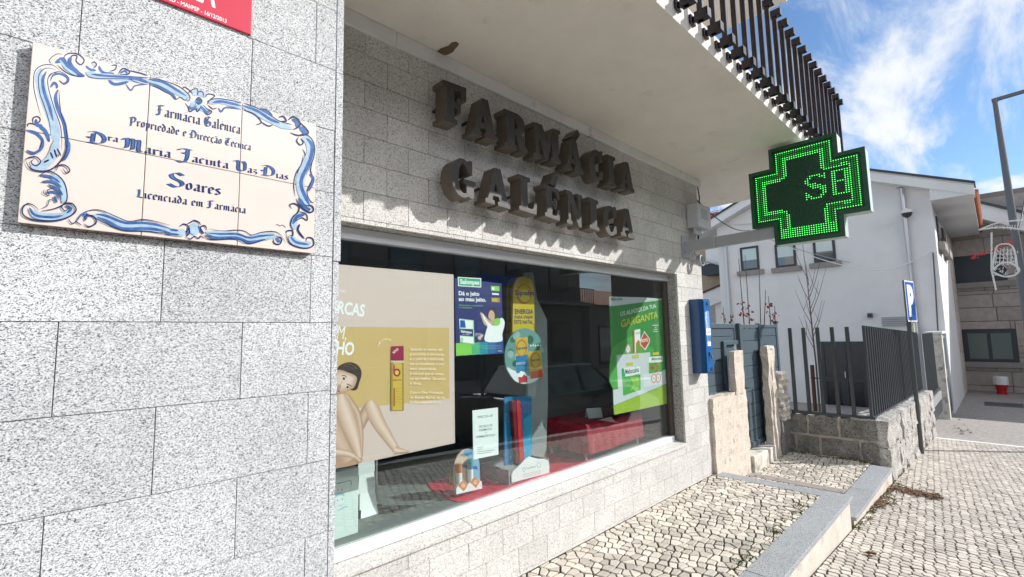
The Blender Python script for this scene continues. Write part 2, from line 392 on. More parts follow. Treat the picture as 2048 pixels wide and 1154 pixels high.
def text_mesh(s, bold=0.0, shear=0.0, space=1.0):
    key = (s, bold, shear, space)
    if key in _tc: return _tc[key]
    cu = bpy.data.curves.new('t', 'FONT'); cu.body = s; cu.size = 1; cu.offset = bold; cu.shear = shear; cu.space_character = space
    cu.resolution_u = 3
    me = curve_mesh(cu); xs = [v.co.x for v in me.vertices]; ys = [v.co.y for v in me.vertices]
    _tc[key] = (me, min(xs), max(xs), min(ys), max(ys)); return _tc[key]


def spline(pts, n=6, closed=False):
    P = [Vector((p[0], p[1], 0)) for p in pts]; out = []; k = len(P)
    for i in range(k if closed else k - 1):
        if closed: a, b, c, d = P[(i - 1) % k], P[i], P[(i + 1) % k], P[(i + 2) % k]
        else: a, b, c, d = P[max(i - 1, 0)], P[i], P[i + 1], P[min(i + 2, k - 1)]
        for j in range(n):
            t = j / n
            q = 0.5 * ((2 * b) + (c - a) * t + (2 * a - 5 * b + 4 * c - d) * t * t + (3 * b - a - 3 * c + d) * t ** 3)
            out.append((q.x, q.y))
    if not closed: out.append((P[-1].x, P[-1].y))
    return out


class Art:
    """flat printed design on a real board: px(u,v) lies on the plane Y = y (facing -Y); later layers sit on earlier ones"""

    def __init__(s, fn, nrm=(0, -1, 0), step=0.00007):
        s.fn = fn; s.n = Vector(nrm); s.k = 1; s.step = step; s.mb = MB()

    def P(s, p, k=None): return s.fn(p[0], p[1]) + s.n * (s.step * (s.k if k is None else k))

    def poly(s, pts, mt, smooth=0, hold=False):
        if smooth: pts = spline(pts, smooth, True)
        s.mb.poly([s.P(p) for p in pts], mt)
        if not hold: s.k += 1

    def ellipse(s, c, rx, ry, mt, n=24, rot=0):
        cr, sr = math.cos(rot), math.sin(rot); pts = []
        for i in range(n):
            a = 2 * math.pi * i / n; x, y = rx * math.cos(a), ry * math.sin(a); pts.append((c[0] + x * cr - y * sr, c[1] + x * sr + y * cr))
        s.poly(pts, mt)

    def ribbon(s, pts, w, mt, taper=True, n=5):
        q = spline(pts, n); k = len(q); L = []; R = []
        for i, p in enumerate(q):
            a = q[max(i - 1, 0)]; b = q[min(i + 1, k - 1)]; dx, dy = b[0] - a[0], b[1] - a[1]; l = math.hypot(dx, dy) or 1
            t = i / (k - 1); ww = w / 2 * (min(1, 0.25 + 4 * t, 0.25 + 4 * (1 - t)) if taper else 1)
            L.append(s.P((p[0] - dy / l * ww, p[1] + dx / l * ww))); R.append(s.P((p[0] + dy / l * ww, p[1] - dx / l * ww)))
        s.mb.add(L + R, [(i, i + 1, i + 1 + k, i + k) for i in range(k - 1)], mt); s.k += 1

    def nib(s, strokes, fn2, nv, mt):
        kk = s.k
        for st in strokes:
            st = spline(st, 3) if len(st) > 2 else st
            for a, b in zip(st[:-1], st[1:]):
                pa, pb = a, b
                q = [(pa[0] - nv[0], pa[1] - nv[1]), (pa[0] + nv[0], pa[1] + nv[1]), (pb[0] + nv[0], pb[1] + nv[1]), (pb[0] - nv[0], pb[1] - nv[1])]
                s.mb.poly([fn2(*x) + s.n * (s.step * kk) for x in q], mt); kk += 0.12
        return kk

    def limb(s, pts, ws, c0, c1, n=7, shift=(0, 0), nm='poster_skin_tone'):
        q = spline(pts, 5); k = len(q); wl = spline([(i, w) for i, w in enumerate(ws)], 5); K = len(wl)
        for r in range(n):
            f = r / (n - 1); L = []; R = []; col = [a + (b - a) * f for a, b in zip(c0, c1)]; key = nm + '%.3f%.3f' % (col[0], col[2])
            if key not in M: M[key] = mat(nm, col, .5)
            for i, p in enumerate(q):
                a = q[max(i - 1, 0)]; b = q[min(i + 1, k - 1)]; dx, dy = b[0] - a[0], b[1] - a[1]; l = math.hypot(dx, dy) or 1
                ww = wl[min(K - 1, round(i * (K - 1) / (k - 1)))][1] / 2 * (1 - .82 * f); ox, oy = shift[0] * f, shift[1] * f
                L.append(s.P((p[0] - dy / l * ww + ox, p[1] + dx / l * ww + oy))); R.append(s.P((p[0] + dy / l * ww + ox, p[1] - dx / l * ww + oy)))
            s.mb.add(L + R, [(i, i + 1, i + 1 + k, i + k) for i in range(k - 1)], M[key]); s.k += .35

    def text(s, body, a, b, top, mt, bold=0.0, shear=0.0, space=1.0, hold=False):
        """baseline from pixel a to pixel b, cap top over a at pixel top"""
        me, x0, x1, y0, y1 = text_mesh(body, bold, shear, space); h = text_mesh('H', bold)[4]
        A = s.P(a); B = s.P(b); T = s.P(top); ex = (B - A) / (x1 - x0); up = (T - A)
        up = up - ex.normalized() * up.dot(ex.normalized()); ey = up / h
        s.mb.mesh(me, lambda c: A + ex * (c.x - x0) + ey * c.y, mt)
        if not hold: s.k += 1

    def build(s, name, parent, **k): return s.mb.build(name, parent, **k)


def rect_px(a, b, c, d): return [a, b, c, d]


# ------------------------------------------------------------------ ground
def zs(x):
    if x < 0.2: return 0.0
    if x < 17: return -0.055 * (x - 0.2)
    return max(-1.03, -0.924 - 0.014 * (x - 17))


def setts(mb, x0, x1, y0, y1, sp, jit, gap, ang, zfn, mt, h=0.022, seed=1, keep=None, hv=0.002):
    rnd = random.Random(seed); ca, sa = math.cos(ang), math.sin(ang); R = math.hypot(x1 - x0, y1 - y0) / 2 + sp * 3
    cx, cy = (x0 + x1) / 2, (y0 + y1) / 2; n = int(R / sp) + 1; P = {}
    for i in range(-n, n + 1):
        for j in range(-n, n + 1):
            a = (i + (0.5 if j % 2 else 0) * (1 if jit < .3 else 0) + rnd.uniform(-jit, jit)) * sp * 1.22; b = (j + rnd.uniform(-jit, jit)) * sp * 0.86
            P[i, j] = (cx + a * ca - b * sa, cy + a * sa + b * ca)

    def clip(poly, px, py, nx, ny):
        out = []; k = len(poly)
        for q in range(k):
            a = poly[q]; b = poly[(q + 1) % k]
            da = (a[0] - px) * nx + (a[1] - py) * ny; db = (b[0] - px) * nx + (b[1] - py) * ny
            if da <= 0: out.append(a)
            if (da < 0) != (db < 0) and da != db:
                t = da / (da - db); out.append((a[0] + (b[0] - a[0]) * t, a[1] + (b[1] - a[1]) * t))
        return out
    for (i, j), (px, py) in P.items():
        if not (x0 - sp < px < x1 + sp and y0 - sp < py < y1 + sp): continue
        if keep and not keep(px, py): continue
        poly = [(px - sp * 1.4, py - sp * 1.4), (px + sp * 1.4, py - sp * 1.4), (px + sp * 1.4, py + sp * 1.4), (px - sp * 1.4, py + sp * 1.4)]
        g = gap * rnd.uniform(0.6, 1.3)
        for di in (-2, -1, 0, 1, 2):
            for dj in (-2, -1, 0, 1, 2):
                if (di or dj) and (i + di, j + dj) in P:
                    qx, qy = P[i + di, j + dj]; dx, dy = qx - px, qy - py; l = math.hypot(dx, dy)
                    if l > sp * 2.6 or l < 1e-6: continue
                    nx, ny = dx / l, dy / l; d = l / 2 - g / 2
                    poly = clip(poly, px + nx * d, py + ny * d, nx, ny)
                    if len(poly) < 3: break
            if len(poly) < 3: break
        for (qx, qy, nx, ny) in ((x0, 0, -1, 0), (x1, 0, 1, 0), (0, y0, 0, -1), (0, y1, 0, 1)):
            if len(poly) >= 3: poly = clip(poly, qx, qy, nx, ny)
        if len(poly) < 3: continue
        # drop short edges, knock off corners
        pp = [poly[0]]
        for p in poly[1:]:
            if math.hypot(p[0] - pp[-1][0], p[1] - pp[-1][1]) > sp * 0.07: pp.append(p)
        if len(pp) < 3: continue
        q = []
        for a in range(len(pp)):
            p0 = pp[a]; p1 = pp[(a + 1) % len(pp)]
            q.append((p0[0] * .9 + p1[0] * .1, p0[1] * .9 + p1[1] * .1)); q.append((p0[0] * .1 + p1[0] * .9, p0[1] * .1 + p1[1] * .9))
        mx = sum(p[0] for p in q) / len(q); my = sum(p[1] for p in q) / len(q); z = rnd.uniform(-hv, hv); k = len(q)
        tx, ty = rnd.uniform(-.02, .02), rnd.uniform(-.02, .02)
        vs = [(x, y, zfn(x) - h) for x, y in q] + [(x, y, zfn(x) + z - 0.0025 + tx * (x - mx) + ty * (y - my)) for x, y in q] + \
             [(mx + (x - mx) * .93, my + (y - my) * .93, zfn(x) + z + tx * (x - mx) + ty * (y - my)) for x, y in q]
        fs = [(a, (a + 1) % k, (a + 1) % k + k, a + k) for a in range(k)] + [(a + k, (a + 1) % k + k, (a + 1) % k + 2 * k, a + 2 * k) for a in range(k)] + [tuple(range(2 * k, 3 * k))]
        mb.add(vs, fs, mt)


def strip_sheet(mb, xs, y0, y1, dz, mt):
    for a, b in zip(xs[:-1], xs[1:]):
        mb.poly([(a, y0, zs(a) + dz), (b, y0, zs(b) + dz), (b, y1, zs(b) + dz), (a, y1, zs(a) + dz)], mt)


g = MB()
XS = [-60, 0.2, 3, 6, 9, 11.3]
strip_sheet(g, XS, -1.0, -3.0, -0.008, 'earth')
structure(g.build('street_pavement_bed'))
g = MB()
setts(g, 3.2, 11.3, -2.75, -1.062, 0.058, 0.18, 0.0105, math.radians(59), zs, 'calcada2', seed=3)
setts(g, -3.0, 3.2, -2.75, -1.062, 0.075, 0.17, 0.009, math.radians(59), zs, 'calcada2', seed=4)
structure(g.build('street_pavement'))
g = MB(); strip_sheet(g, [11.45, 14, 17, 20, 24.4, 60], 6, -3.0, -0.004, 'greypave')
structure(g.build('far_pavement'))
g = MB(); a, b = 11.3, 11.45
g.hexa([(a, -3, zs(a) - .1), (b, -3, zs(b) - .1), (b, -1.05, zs(b) - .1), (a, -1.05, zs(a) - .1)], [(a, -3, zs(a) + .004), (b, -3, zs(b) + .004), (b, -1.05, zs(b) + .004), (a, -1.05, zs(a) + .004)], 'trim')
structure(g.build('pavement_edge_strip'))
g = MB()
for a, b in zip([-60, .2, 6, 12, 17, 24, 60][:-1], [.2, 6, 12, 17, 24, 60]):
    g.hexa([(a, -3.15, zs(a) - .4), (b, -3.15, zs(b) - .4), (b, -3, zs(b) - .4), (a, -3, zs(a) - .4)], [(a, -3.15, zs(a)), (b, -3.15, zs(b)), (b, -3, zs(b)), (a, -3, zs(a))], 'polished')
structure(g.build('kerb'))
g = MB(); strip_sheet(g, [-60, .2, 6, 12, 17, 24, 60], -3.15, -12, -0.30, 'asphalt'); structure(g.build('road'))
g = MB(); strip_sheet(g, [-60, .2, 6, 12, 17, 24, 60], -12, -60, -0.16, 'greypave'); structure(g.build('opposite_pavement'))
g = MB(); g.box(-3, 4.57, -0.885, 0.03, -0.3, -0.008, 'earth'); structure(g.build('upper_terrace_bed'))
g = MB(); setts(g, 1.2, 4.57, -0.885, -0.004, 0.060, 0.30, 0.0105, 0.25, lambda x: 0.0, 'calcada', seed=11, hv=0.0025)
structure(g.build('upper_terrace_paving'))
ZL = -0.165
g = MB(); g.box(4.72, 6.8, -0.88, 0.6, -0.5, ZL - 0.008, 'earth'); structure(g.build('lower_terrace_bed'))
g = MB(); setts(g, 4.72, 5.33, -0.88, 0.1, 0.060, 0.30, 0.010, 0.1, lambda x: ZL, 'calcada', seed=12)
setts(g, 5.47, 6.8, -0.88, 0.1, 0.060, 0.30, 0.011, 0.1, lambda x: ZL, 'calcada', seed=13)
structure(g.build('lower_terrace_paving'))
g = MB(); g.box(4.57, 4.72, -0.887, 0.0, -0.3, 0.003, 'polished'); structure(g.build('terrace_step_edge', bevel=0.004))
g = MB(); g.box(5.335, 5.465, -0.878, -0.03, -0.3, ZL + 0.003, 'stonesill'); structure(g.build('terrace_stone_strip', bevel=0.004))
g = MB(); g.box(6.9, 24.0, -0.8, 12, -1.3, -0.955, 'yard'); structure(g.build('yard_floor'))

# terrace kerb walls
t = thing('terrace_wall', 'cream rendered terrace wall with long grey granite coping beside the shop paving', 'wall', (1.0, -1.0, 0))
g = MB(); g.box(-3, 4.70, -1.05, -0.9, -0.6, -0.026, 'creamwall'); g.build('wall_body', t)
g = MB(); g.box(-3, 2.898, -1.069, -0.884, -0.026, 0.003, 'polished'); g.box(2.902, 4.742, -1.069, -0.884, -0.026, 0.003, 'polished'); g.build('coping', t, bevel=0.004)
t = thing('terrace_wall', 'shorter lower granite coped terrace wall running up to the rough stone wall', 'wall', (5.6, -1.0, -.2))
g = MB(); g.box(4.80, 6.78, -1.05, -0.9, -0.8, -0.197, 'creamwall'); g.build('wall_body', t)
g = MB(); g.box(4.745, 5.60, -1.079, -0.884, -0.197, -0.168, 'polished'); g.box(5.603, 6.66, -1.079, -0.884, -0.197, -0.168, 'polished'); g.build('coping', t, bevel=0.004)

# ------------------------------------------------------------------ pharmacy building
bld = thing('pharmacy_building', 'pharmacy with speckled granite cladding, large shop window and cream balcony slab', 'building', (2.3, 0, 0))


def slabs(mb, x0, x1, z0, z1, zb, rowh, L, off_even, off_odd, y, th, mt, gap, seed, holes=()):
    rnd = random.Random(seed); k0 = math.floor((z0 - zb) / rowh)
    k = k0
    while zb + k * rowh < z1 - 1e-6:
        a, b = max(z0, zb + k * rowh), min(z1, zb + (k + 1) * rowh); off = off_even if k % 2 == 0 else off_odd
        n = math.floor((x0 - off) / L); x = off + n * L
        while x < x1 - 1e-6:
            segs = [(max(x, x0), min(x + L, x1), a, b)]
            for (hx0, hx1, hz0, hz1) in holes:
                ns = []
                for (p, q, r, s2) in segs:
                    if q <= hx0 or p >= hx1 or s2 <= hz0 or r >= hz1: ns.append((p, q, r, s2)); continue
                    if p < hx0: ns.append((p, hx0, r, s2))
                    if q > hx1: ns.append((hx1, q, r, s2))
                    if r < hz0: ns.append((max(p, hx0), min(q, hx1), r, hz0))
                    if s2 > hz1: ns.append((max(p, hx0), min(q, hx1), hz1, s2))
                segs = ns
            for (p, q, r, s2) in segs:
                if q - p > 0.012 and s2 - r > 0.008:
                    d = rnd.uniform(-.0006, .0006)
                    mb.box(p + gap / 2, q - gap / 2, y + d, y + th, r + gap / 2, s2 - gap / 2, mt)
            x += L
        k += 1


WX0, WX1, WZ0, WZ1 = 0.66, 4.07, 0.357, 1.88
g = MB(); slabs(g, 0.5, 4.597, 0.0, 2.812, 0.288, 0.1345, 0.241, 1.249, 1.128, 0.0, 0.018, 'facade', 0.0022, 5, [(WX0, WX1, WZ0, WZ1)])
g.build('wall_cladding', bld, bevel=0.0008, segs=1)
g = MB()
for (a, b, c, d) in ((0.3, WX0, -.3, 2.89), (WX1 + .02, 4.59, -.3, 2.89), (WX0, WX1 + .02, -.3, WZ0 - .03), (WX0, WX1 + .02, WZ1 + .02, 2.89)):
    g.box(a, b, 0.019, 0.13, c, d, 'joint')
g.box(4.45, 4.59, 0.13, 6, -1, 2.89, 'trim'); g.box(-3, 4.59, 5.9, 6, -.3, 2.89, 'interior')
g.build('wall_core', bld)
g = MB()
g.box(WX1, WX1 + .02, 0.019, 0.10, WZ0, WZ1 + .02, 'reveal'); g.box(WX0, WX1, 0.019, 0.10, WZ1, WZ1 + .02, 'reveal')
g.build('window_reveal', bld)
g = MB()
for a, b in ((WX0, 1.62), (1.622, 2.95), (2.952, WX1 - .001)): g.hexa([(a, -.012, .355), (b, -.012, .355), (b, .11, .355), (a, .11, .355)], [(a, -.012, .378), (b, -.012, .378), (b, .11, .392), (a, .11, .392)], 'facade')
g.build('sill', bld, bevel=0.004)
win = MB()
win.box(WX0, WX1, .085, .135, 1.822, WZ1 - .002, 'alu'); win.box(4.012, WX1 - .002, .095, .135, .394, 1.82, 'bronze')
win.box(WX0, .70, .085, .135, .43, 1.82, 'bronze')
wf = win.build('window_frame', bld, bevel=0.003)
g = MB(); g.box(WX0, 4.035, .084, .136, .393, .436, 'whitealu'); g.box(WX0, 4.035, .076, .084, .393, .398, 'alu'); fr = g.build('bottom_rail', wf, bevel=0.003)
for x in (2.36, 3.99):
    pass
g = MB(); g.box(.70, 4.012, .116, .124, .436, 1.822, 'glass'); g.build('shop_window_pane', bld)
# pillar (with the corner return pieces)
g = MB(); slabs(g, -3, 0.607, 0.0, 2.89, 0.0055, 0.2, 0.3535, 0.0125, 0.189, -0.6, 0.02, 'pillar', 0.0015, 9)
for k in range(0, 14, 2): g.box(0.6085, 0.627, -0.6005, 0.02, 0.0055 + k * .2 + .2, 0.0055 + k * .2 + .598 if k % 4 else .0055 + k * .2 + .4, 'pillar') if k % 2 == 0 and False else None
for (a, b) in ((0.0, .80), (.803, 1.19), (1.193, 1.592), (1.595, 2.20), (2.203, 2.889)):
    g.box(0.6085, 0.627 + (0.004 if a in (1.595, 2.203) else 0), -0.602 if a in (1.595,) else -0.6, 0.0, a, b, 'pillar')
g.build('stone_pier', bld, bevel=0.0008, segs=1)
g = MB(); g.box(-3, 0.608, -0.579, 0.0, -.3, 2.888, 'joint'); g.build('pier_core', bld)
# fascia strip + balcony slab
g = MB(); g.box(0.628, 1.168, -0.016, 0.02, 2.812, 2.888, 'trim'); g.box(1.17, 3.15, -0.016, 0.02, 2.812, 2.888, 'trim'); g.box(3.152, 4.66, -0.016, 0.02, 2.812, 2.888, 'trim')
g.build('fascia_strip', bld, bevel=0.002)
g = MB(); g.box(-3, 5.82, -1.02, 3.0, 2.89, 3.03, 'cream'); sl_ = g.build('balcony_slab', bld, bevel=0.004)
art = Art(lambda u, v: onZ(u, v, 2.889, ), (0, 0, -1), 0.0004)
art.poly([(874, 103), (880, 97), (889, 94), (897, 91), (903, 85), (912, 83), (918, 87), (916, 92), (911, 97), (906, 104), (897, 109), (888, 111), (880, 108)], 'peel')
art.build('bare_patch', sl_)
g = MB(); g.box(-3, 4.6, 0.0, 0.3, 3.03, 7.5, 'cream'); g.box(4.3, 4.6, 0.3, 6, 3.03, 7.5, 'cream'); g.box(-3, 6.0, -0.6, 5, 5.2, 5.42, 'cream'); g.build('upper_wall', bld)
# interior
g = MB(); g.box(-3, 4.45, .14, 1.25, .2, .378, 'carpet'); g.build('display_floor', bld)
g = MB(); g.box(-3, 4.45, 3.2, 3.3, -.2, 2.7, 'interior'); g.box(4.35, 4.449, .14, 3.2, -.2, 2.7, 'interior'); g.box(-3, 4.45, 1.25, 3.2, -.25, -.15, 'interior'); g.box(-3, 4.45, .131, 3.3, 2.3, 2.4, 'intceil')
g.build('shop_interior', bld)

# balcony railing
t = thing('balcony_railing', 'dark brown balcony railing of upright bars with square brackets above the shop front', 'railing', (3, -1.1, 2.9))
k = 0; x = 5.54
first = True
while x > 0.5:
    g = MB(); y = -1.072
    g.box(x - .012, x + .012, y - .015, y + .015, 2.945, 3.615, 'railbrown')
    for zz_ in (2.945, 3.585):
        g.prism([(x - .022, y - .045, zz_), (x + .022, y - .045, zz_), (x + .022, y - .045, zz_ + .05), (x - .022, y - .045, zz_ + .05)], (0, .07, 0), 'railbrown')
    g.box(x - .012, x + .012, y + .014, -1.0205, 2.955, 2.98, 'railbrown')
    g.box(x - .03, x + .03, -1.035, -1.0205, 2.945, 2.99, 'railbrown')
    g.build('railing_bar', t, bevel=0.002, segs=1); x -= 0.1617; k += 1
g = MB(); g.bar((5.54, -1.072, 3.35), (5.54, 0.0, 3.35), .04, .04, 'railbrown'); g.bar((5.54, -1.072, 3.57), (5.54, 0.0, 3.57), .03, .03, 'railbrown'); g.build('end_rail', t)

# ------------------------------------------------------------------ channel letters
def arc(cx, cy, rx, ry, a0, a1, n=14): return [(cx + rx * math.cos(math.radians(a0 + (a1 - a0) * i / n)), cy + ry * math.sin(math.radians(a0 + (a1 - a0) * i / n))) for i in range(n + 1)]


GL = {
    'F': [[(0, 0), (.46, 0), (.46, .09), (.36, .12), (.36, .44), (.46, .42), (.5, .32), (.58, .32), (.58, .66), (.5, .66), (.46, .55), (.36, .53), (.36, .9), (.56, .9), (.64, .82), (.68, .66), (.78, .66), (.78, 1), (0, 1), (0, .91), (.1, .88), (.1, .12), (0, .09)]],
    'A': [[(0, 0), (.32, 0), (.32, .09), (.24, .11), (.27, .24), (.49, .24), (.53, .11), (.46, .09), (.46, 0), (.9, 0), (.9, .09), (.82, .12), (.56, 1), (.36, 1), (.09, .12), (0, .09)], [(.30, .35), (.385, .68), (.46, .35)]],
    'R': [[(0, 0), (.44, 0), (.44, .09), (.36, .12), (.36, .44), (.42, .42), (.56, .1), (.62, 0), (.88, 0), (.88, .09), (.8, .12), (.63, .47), (.75, .57), (.78, .74), (.7, .92), (.52, 1), (0, 1), (0, .91), (.1, .88), (.1, .12), (0, .09)], [(.36, .54), (.36, .89), (.46, .87), (.51, .71), (.46, .56)]],
    'M': [[(0, 0), (.3, 0), (.3, .09), (.22, .12), (.24, .66), (.5, 0), (.58, 0), (.8, .66), (.8, .12), (.72, .09), (.72, 0), (1.16, 0), (1.16, .09), (1.07, .12), (1.07, .88), (1.16, .91), (1.16, 1), (.84, 1), (.61, .45), (.36, 1), (0, 1), (0, .91), (.1, .88), (.1, .12), (0, .09)]],
    'I': [[(0, 0), (.46, 0), (.46, .09), (.36, .12), (.36, .88), (.46, .91), (.46, 1), (0, 1), (0, .91), (.1, .88), (.1, .12), (0, .09)]],
    'L': [[(0, 0), (.74, 0), (.78, .36), (.69, .36), (.63, .16), (.56, .11), (.36, .11), (.36, .88), (.48, .91), (.48, 1), (0, 1), (0, .91), (.1, .88), (.1, .12), (0, .09)]],
    'E': [[(0, 0), (.74, 0), (.78, .33), (.69, .33), (.63, .15), (.56, .1), (.36, .1), (.36, .45), (.46, .43), (.5, .34), (.57, .34), (.57, .66), (.5, .66), (.46, .56), (.36, .54), (.36, .9), (.56, .9), (.63, .84), (.67, .7), (.76, .7), (.74, 1), (0, 1), (0, .91), (.1, .88), (.1, .12), (0, .09)]],
    'N': [[(0, 0), (.3, 0), (.3, .09), (.22, .12), (.23, .68), (.7, 0), (.86, 0), (.86, .88), (.96, .91), (.96, 1), (.64, 1), (.64, .91), (.74, .88), (.73, .4), (.32, 1), (0, 1), (0, .91), (.1, .88), (.1, .12), (0, .09)]],
    'C': [arc(.42, .5, .42, .5, 52, 308) + [(.76, .1), (.78, .34), (.68, .34)] + arc(.46, .5, .20, .40, 300, 62) + [(.67, .66), (.78, .66), (.78, 1), (.70, 1)]],
    'G': [arc(.42, .5, .42, .5, 52, 300) + [(.74, .02), (.84, .05), (.84, .36), (.92, .4), (.92, .48), (.46, .48), (.46, .4), (.57, .36), (.57, .12)] + arc(.45, .5, .20, .40, 285, 62) + [(.67, .66), (.78, .66), (.78, 1), (.70, 1)]],
    "'": [[(0, 0), (.12, 0), (.42, .2), (.2, .24)]],
}
YF, YB = -0.145, -0.05


def glyph_mesh(ch, depth):
    cu = bpy.data.curves.new('g', 'CURVE'); cu.dimensions = '2D'; cu.fill_mode = 'BOTH'; cu.extrude = depth / 2; cu.bevel_depth = 0.012; cu.bevel_resolution = 1
    for lp in GL[ch]:
        sp = cu.splines.new('POLY'); sp.points.add(len(lp) - 1); sp.use_cyclic_u = True
        for p, q in zip(sp.points, lp): p.co = (q[0], q[1], 0, 1)
    me = curve_mesh(cu); xs = [v.co.x for v in me.vertices]; ys = [v.co.y for v in me.vertices]; zz2 = [v.co.z for v in me.vertices]
    return me, min(xs), max(xs), min(ys), max(ys), max(zz2)


def zl(x, y): return (860 + x / 3.298, 140 + y / 3.298)


def letter(ch, tl, bl, br, label, acc=None):
    TL, BL, BR = [onY(*zl(*p), YF) for p in (tl, bl, br)]
    t = thing('channel_letter', label, 'letter', (BL.x, -.09, BL.z), group='brown letters of the shop sign')
    me, x0, x1, y0, y1, zm = glyph_mesh(ch, 1.0)
    up = TL.z - BL.z
    g = MB(); ym = (YF + YB) / 2; hd = (YB - YF) / 2; k = len(g.v); mi_face = g.m('letter'); mi_side = g.m('letterside')
    dzx = (BR.z - BL.z) / max(1e-6, BR.x - BL.x)
    for v in me.vertices:
        fx = (v.co.x - x0) / (x1 - x0); fy = (v.co.y - y0) / (y1 - y0); X = BL.x + fx * (BR.x - BL.x)
        g.v.append((X, ym - v.co.z / zm * hd, BL.z + fy * up + dzx * (X - BL.x)))
    for p in me.polygons:
        g.f.append(tuple(p.vertices)); g.mi.append(mi_face if p.normal.z > 0.9 else mi_side)
    for fx in (0.25, 0.6): 
        X = BL.x + fx * (BR.x - BL.x); g.bar((X, YB + .005, BL.z + up * .5), (X, 0.002, BL.z + up * .5), .012, .012, 'cable')
    o = g.build('letter_body', t)
    if acc:
        a, b = [onY(*zl(*p), YF) for p in acc]; g = MB()
        pts = [(a.x, YF, a.z), (a.x + .05, YF, a.z - .012), (b.x, YF, b.z - .01), (b.x - .03, YF, b.z + .02)]
        g.prism(pts, (0, YB - YF, 0), 'letter', 'letterside'); g.build('accent', t, bevel=0.002)
    return t


letter('F', (85, 60), (88, 333), (243, 380), 'brown metal letter F that starts the upper word of the shop sign')
letter('A', (282, 160), (282, 420), (446, 470), 'brown letter A between the F and the R of the upper word')
letter('R', (490, 252), (497, 500), (648, 552), 'brown letter R in the upper word of the shop sign')
letter('M', (672, 337), (686, 572), (866, 618), 'wide brown letter M in the upper word of the shop sign')
letter('A', (893, 430), (898, 645), (1013, 690), 'brown letter A with an acute accent before the C of the upper word', acc=((938, 437), (990, 418)))
letter('C', (1047, 510), (1057, 722), (1145, 742), 'brown letter C of the upper word, between accented A and I')
letter('I', (1170, 555), (1176, 757), (1230, 776), 'narrow brown letter I in the upper word of the shop sign')
letter('A', (1254, 590), (1260, 782), (1350, 810), 'brown letter A that ends the upper word of the shop sign')
letter('G', (135, 555), (142, 822), (305, 866), 'brown letter G that starts the lower word of the shop sign')
letter('A', (362, 618), (366, 872), (530, 920), 'brown letter A between the G and the L of the lower word')
letter('L', (572, 680), (590, 922), (710, 960), 'brown letter L in the lower word of the shop sign')
letter('E', (732, 742), (760, 963), (862, 1000), 'brown letter E with an acute accent in the lower word', acc=((793, 750), (842, 700)))
letter('N', (890, 785), (905, 1012), (1012, 1045), 'brown letter N in the lower word of the shop sign')
letter('I', (1043, 835), (1055, 1043), (1118, 1066), 'narrow brown letter I in the lower word, between N and C')
letter('C', (1143, 880), (1150, 1085), (1236, 1105), 'brown letter C in the lower word of the shop sign')
letter('A', (1252, 898), (1262, 1092), (1353, 1118), 'brown letter A that ends the lower word of the shop sign')

# ------------------------------------------------------------------ glazed tile plaque
YP = -0.622
t = thing('tile_plaque', 'cream glazed tile plaque with blue painted scroll border and gothic lettering on the pier', 'plaque', (.245, -.6, 1.6))
TLp, BRp = onY(64.6, 81.6, YP), onY(627.7, 507.3, YP)
px0, px1, pz1, pz0 = TLp.x, BRp.x, TLp.z, BRp.z
g = MB(); g.box(px0 + .002, px1 - .002, YP + .009, -.6, pz0 + .002, pz1 - .002, 'terracotta'); g.build('backing', t)
for i in range(3):
    for j in range(2):
        w = (px1 - px0) / 3; h = (pz1 - pz0) / 2; g = MB()
        g.box(px0 + i * w + .0007, px0 + (i + 1) * w - .0007, YP, YP + .0085, pz0 + j * h + .0007, pz0 + (j + 1) * h - .0007, 'tile'); g.build('tile', t, bevel=0.0012)
art = Art(lambda u, v: onY(u, v, YP), step=0.00002)
ZO = {'A': (30, 80, 5.245), 'B': (330, 130, 5.245), 'C': (30, 280, 5.245), 'D': (330, 310, 5.497)}
P_, m_, n_ = 'paleblue', 'midblue', 'navy'
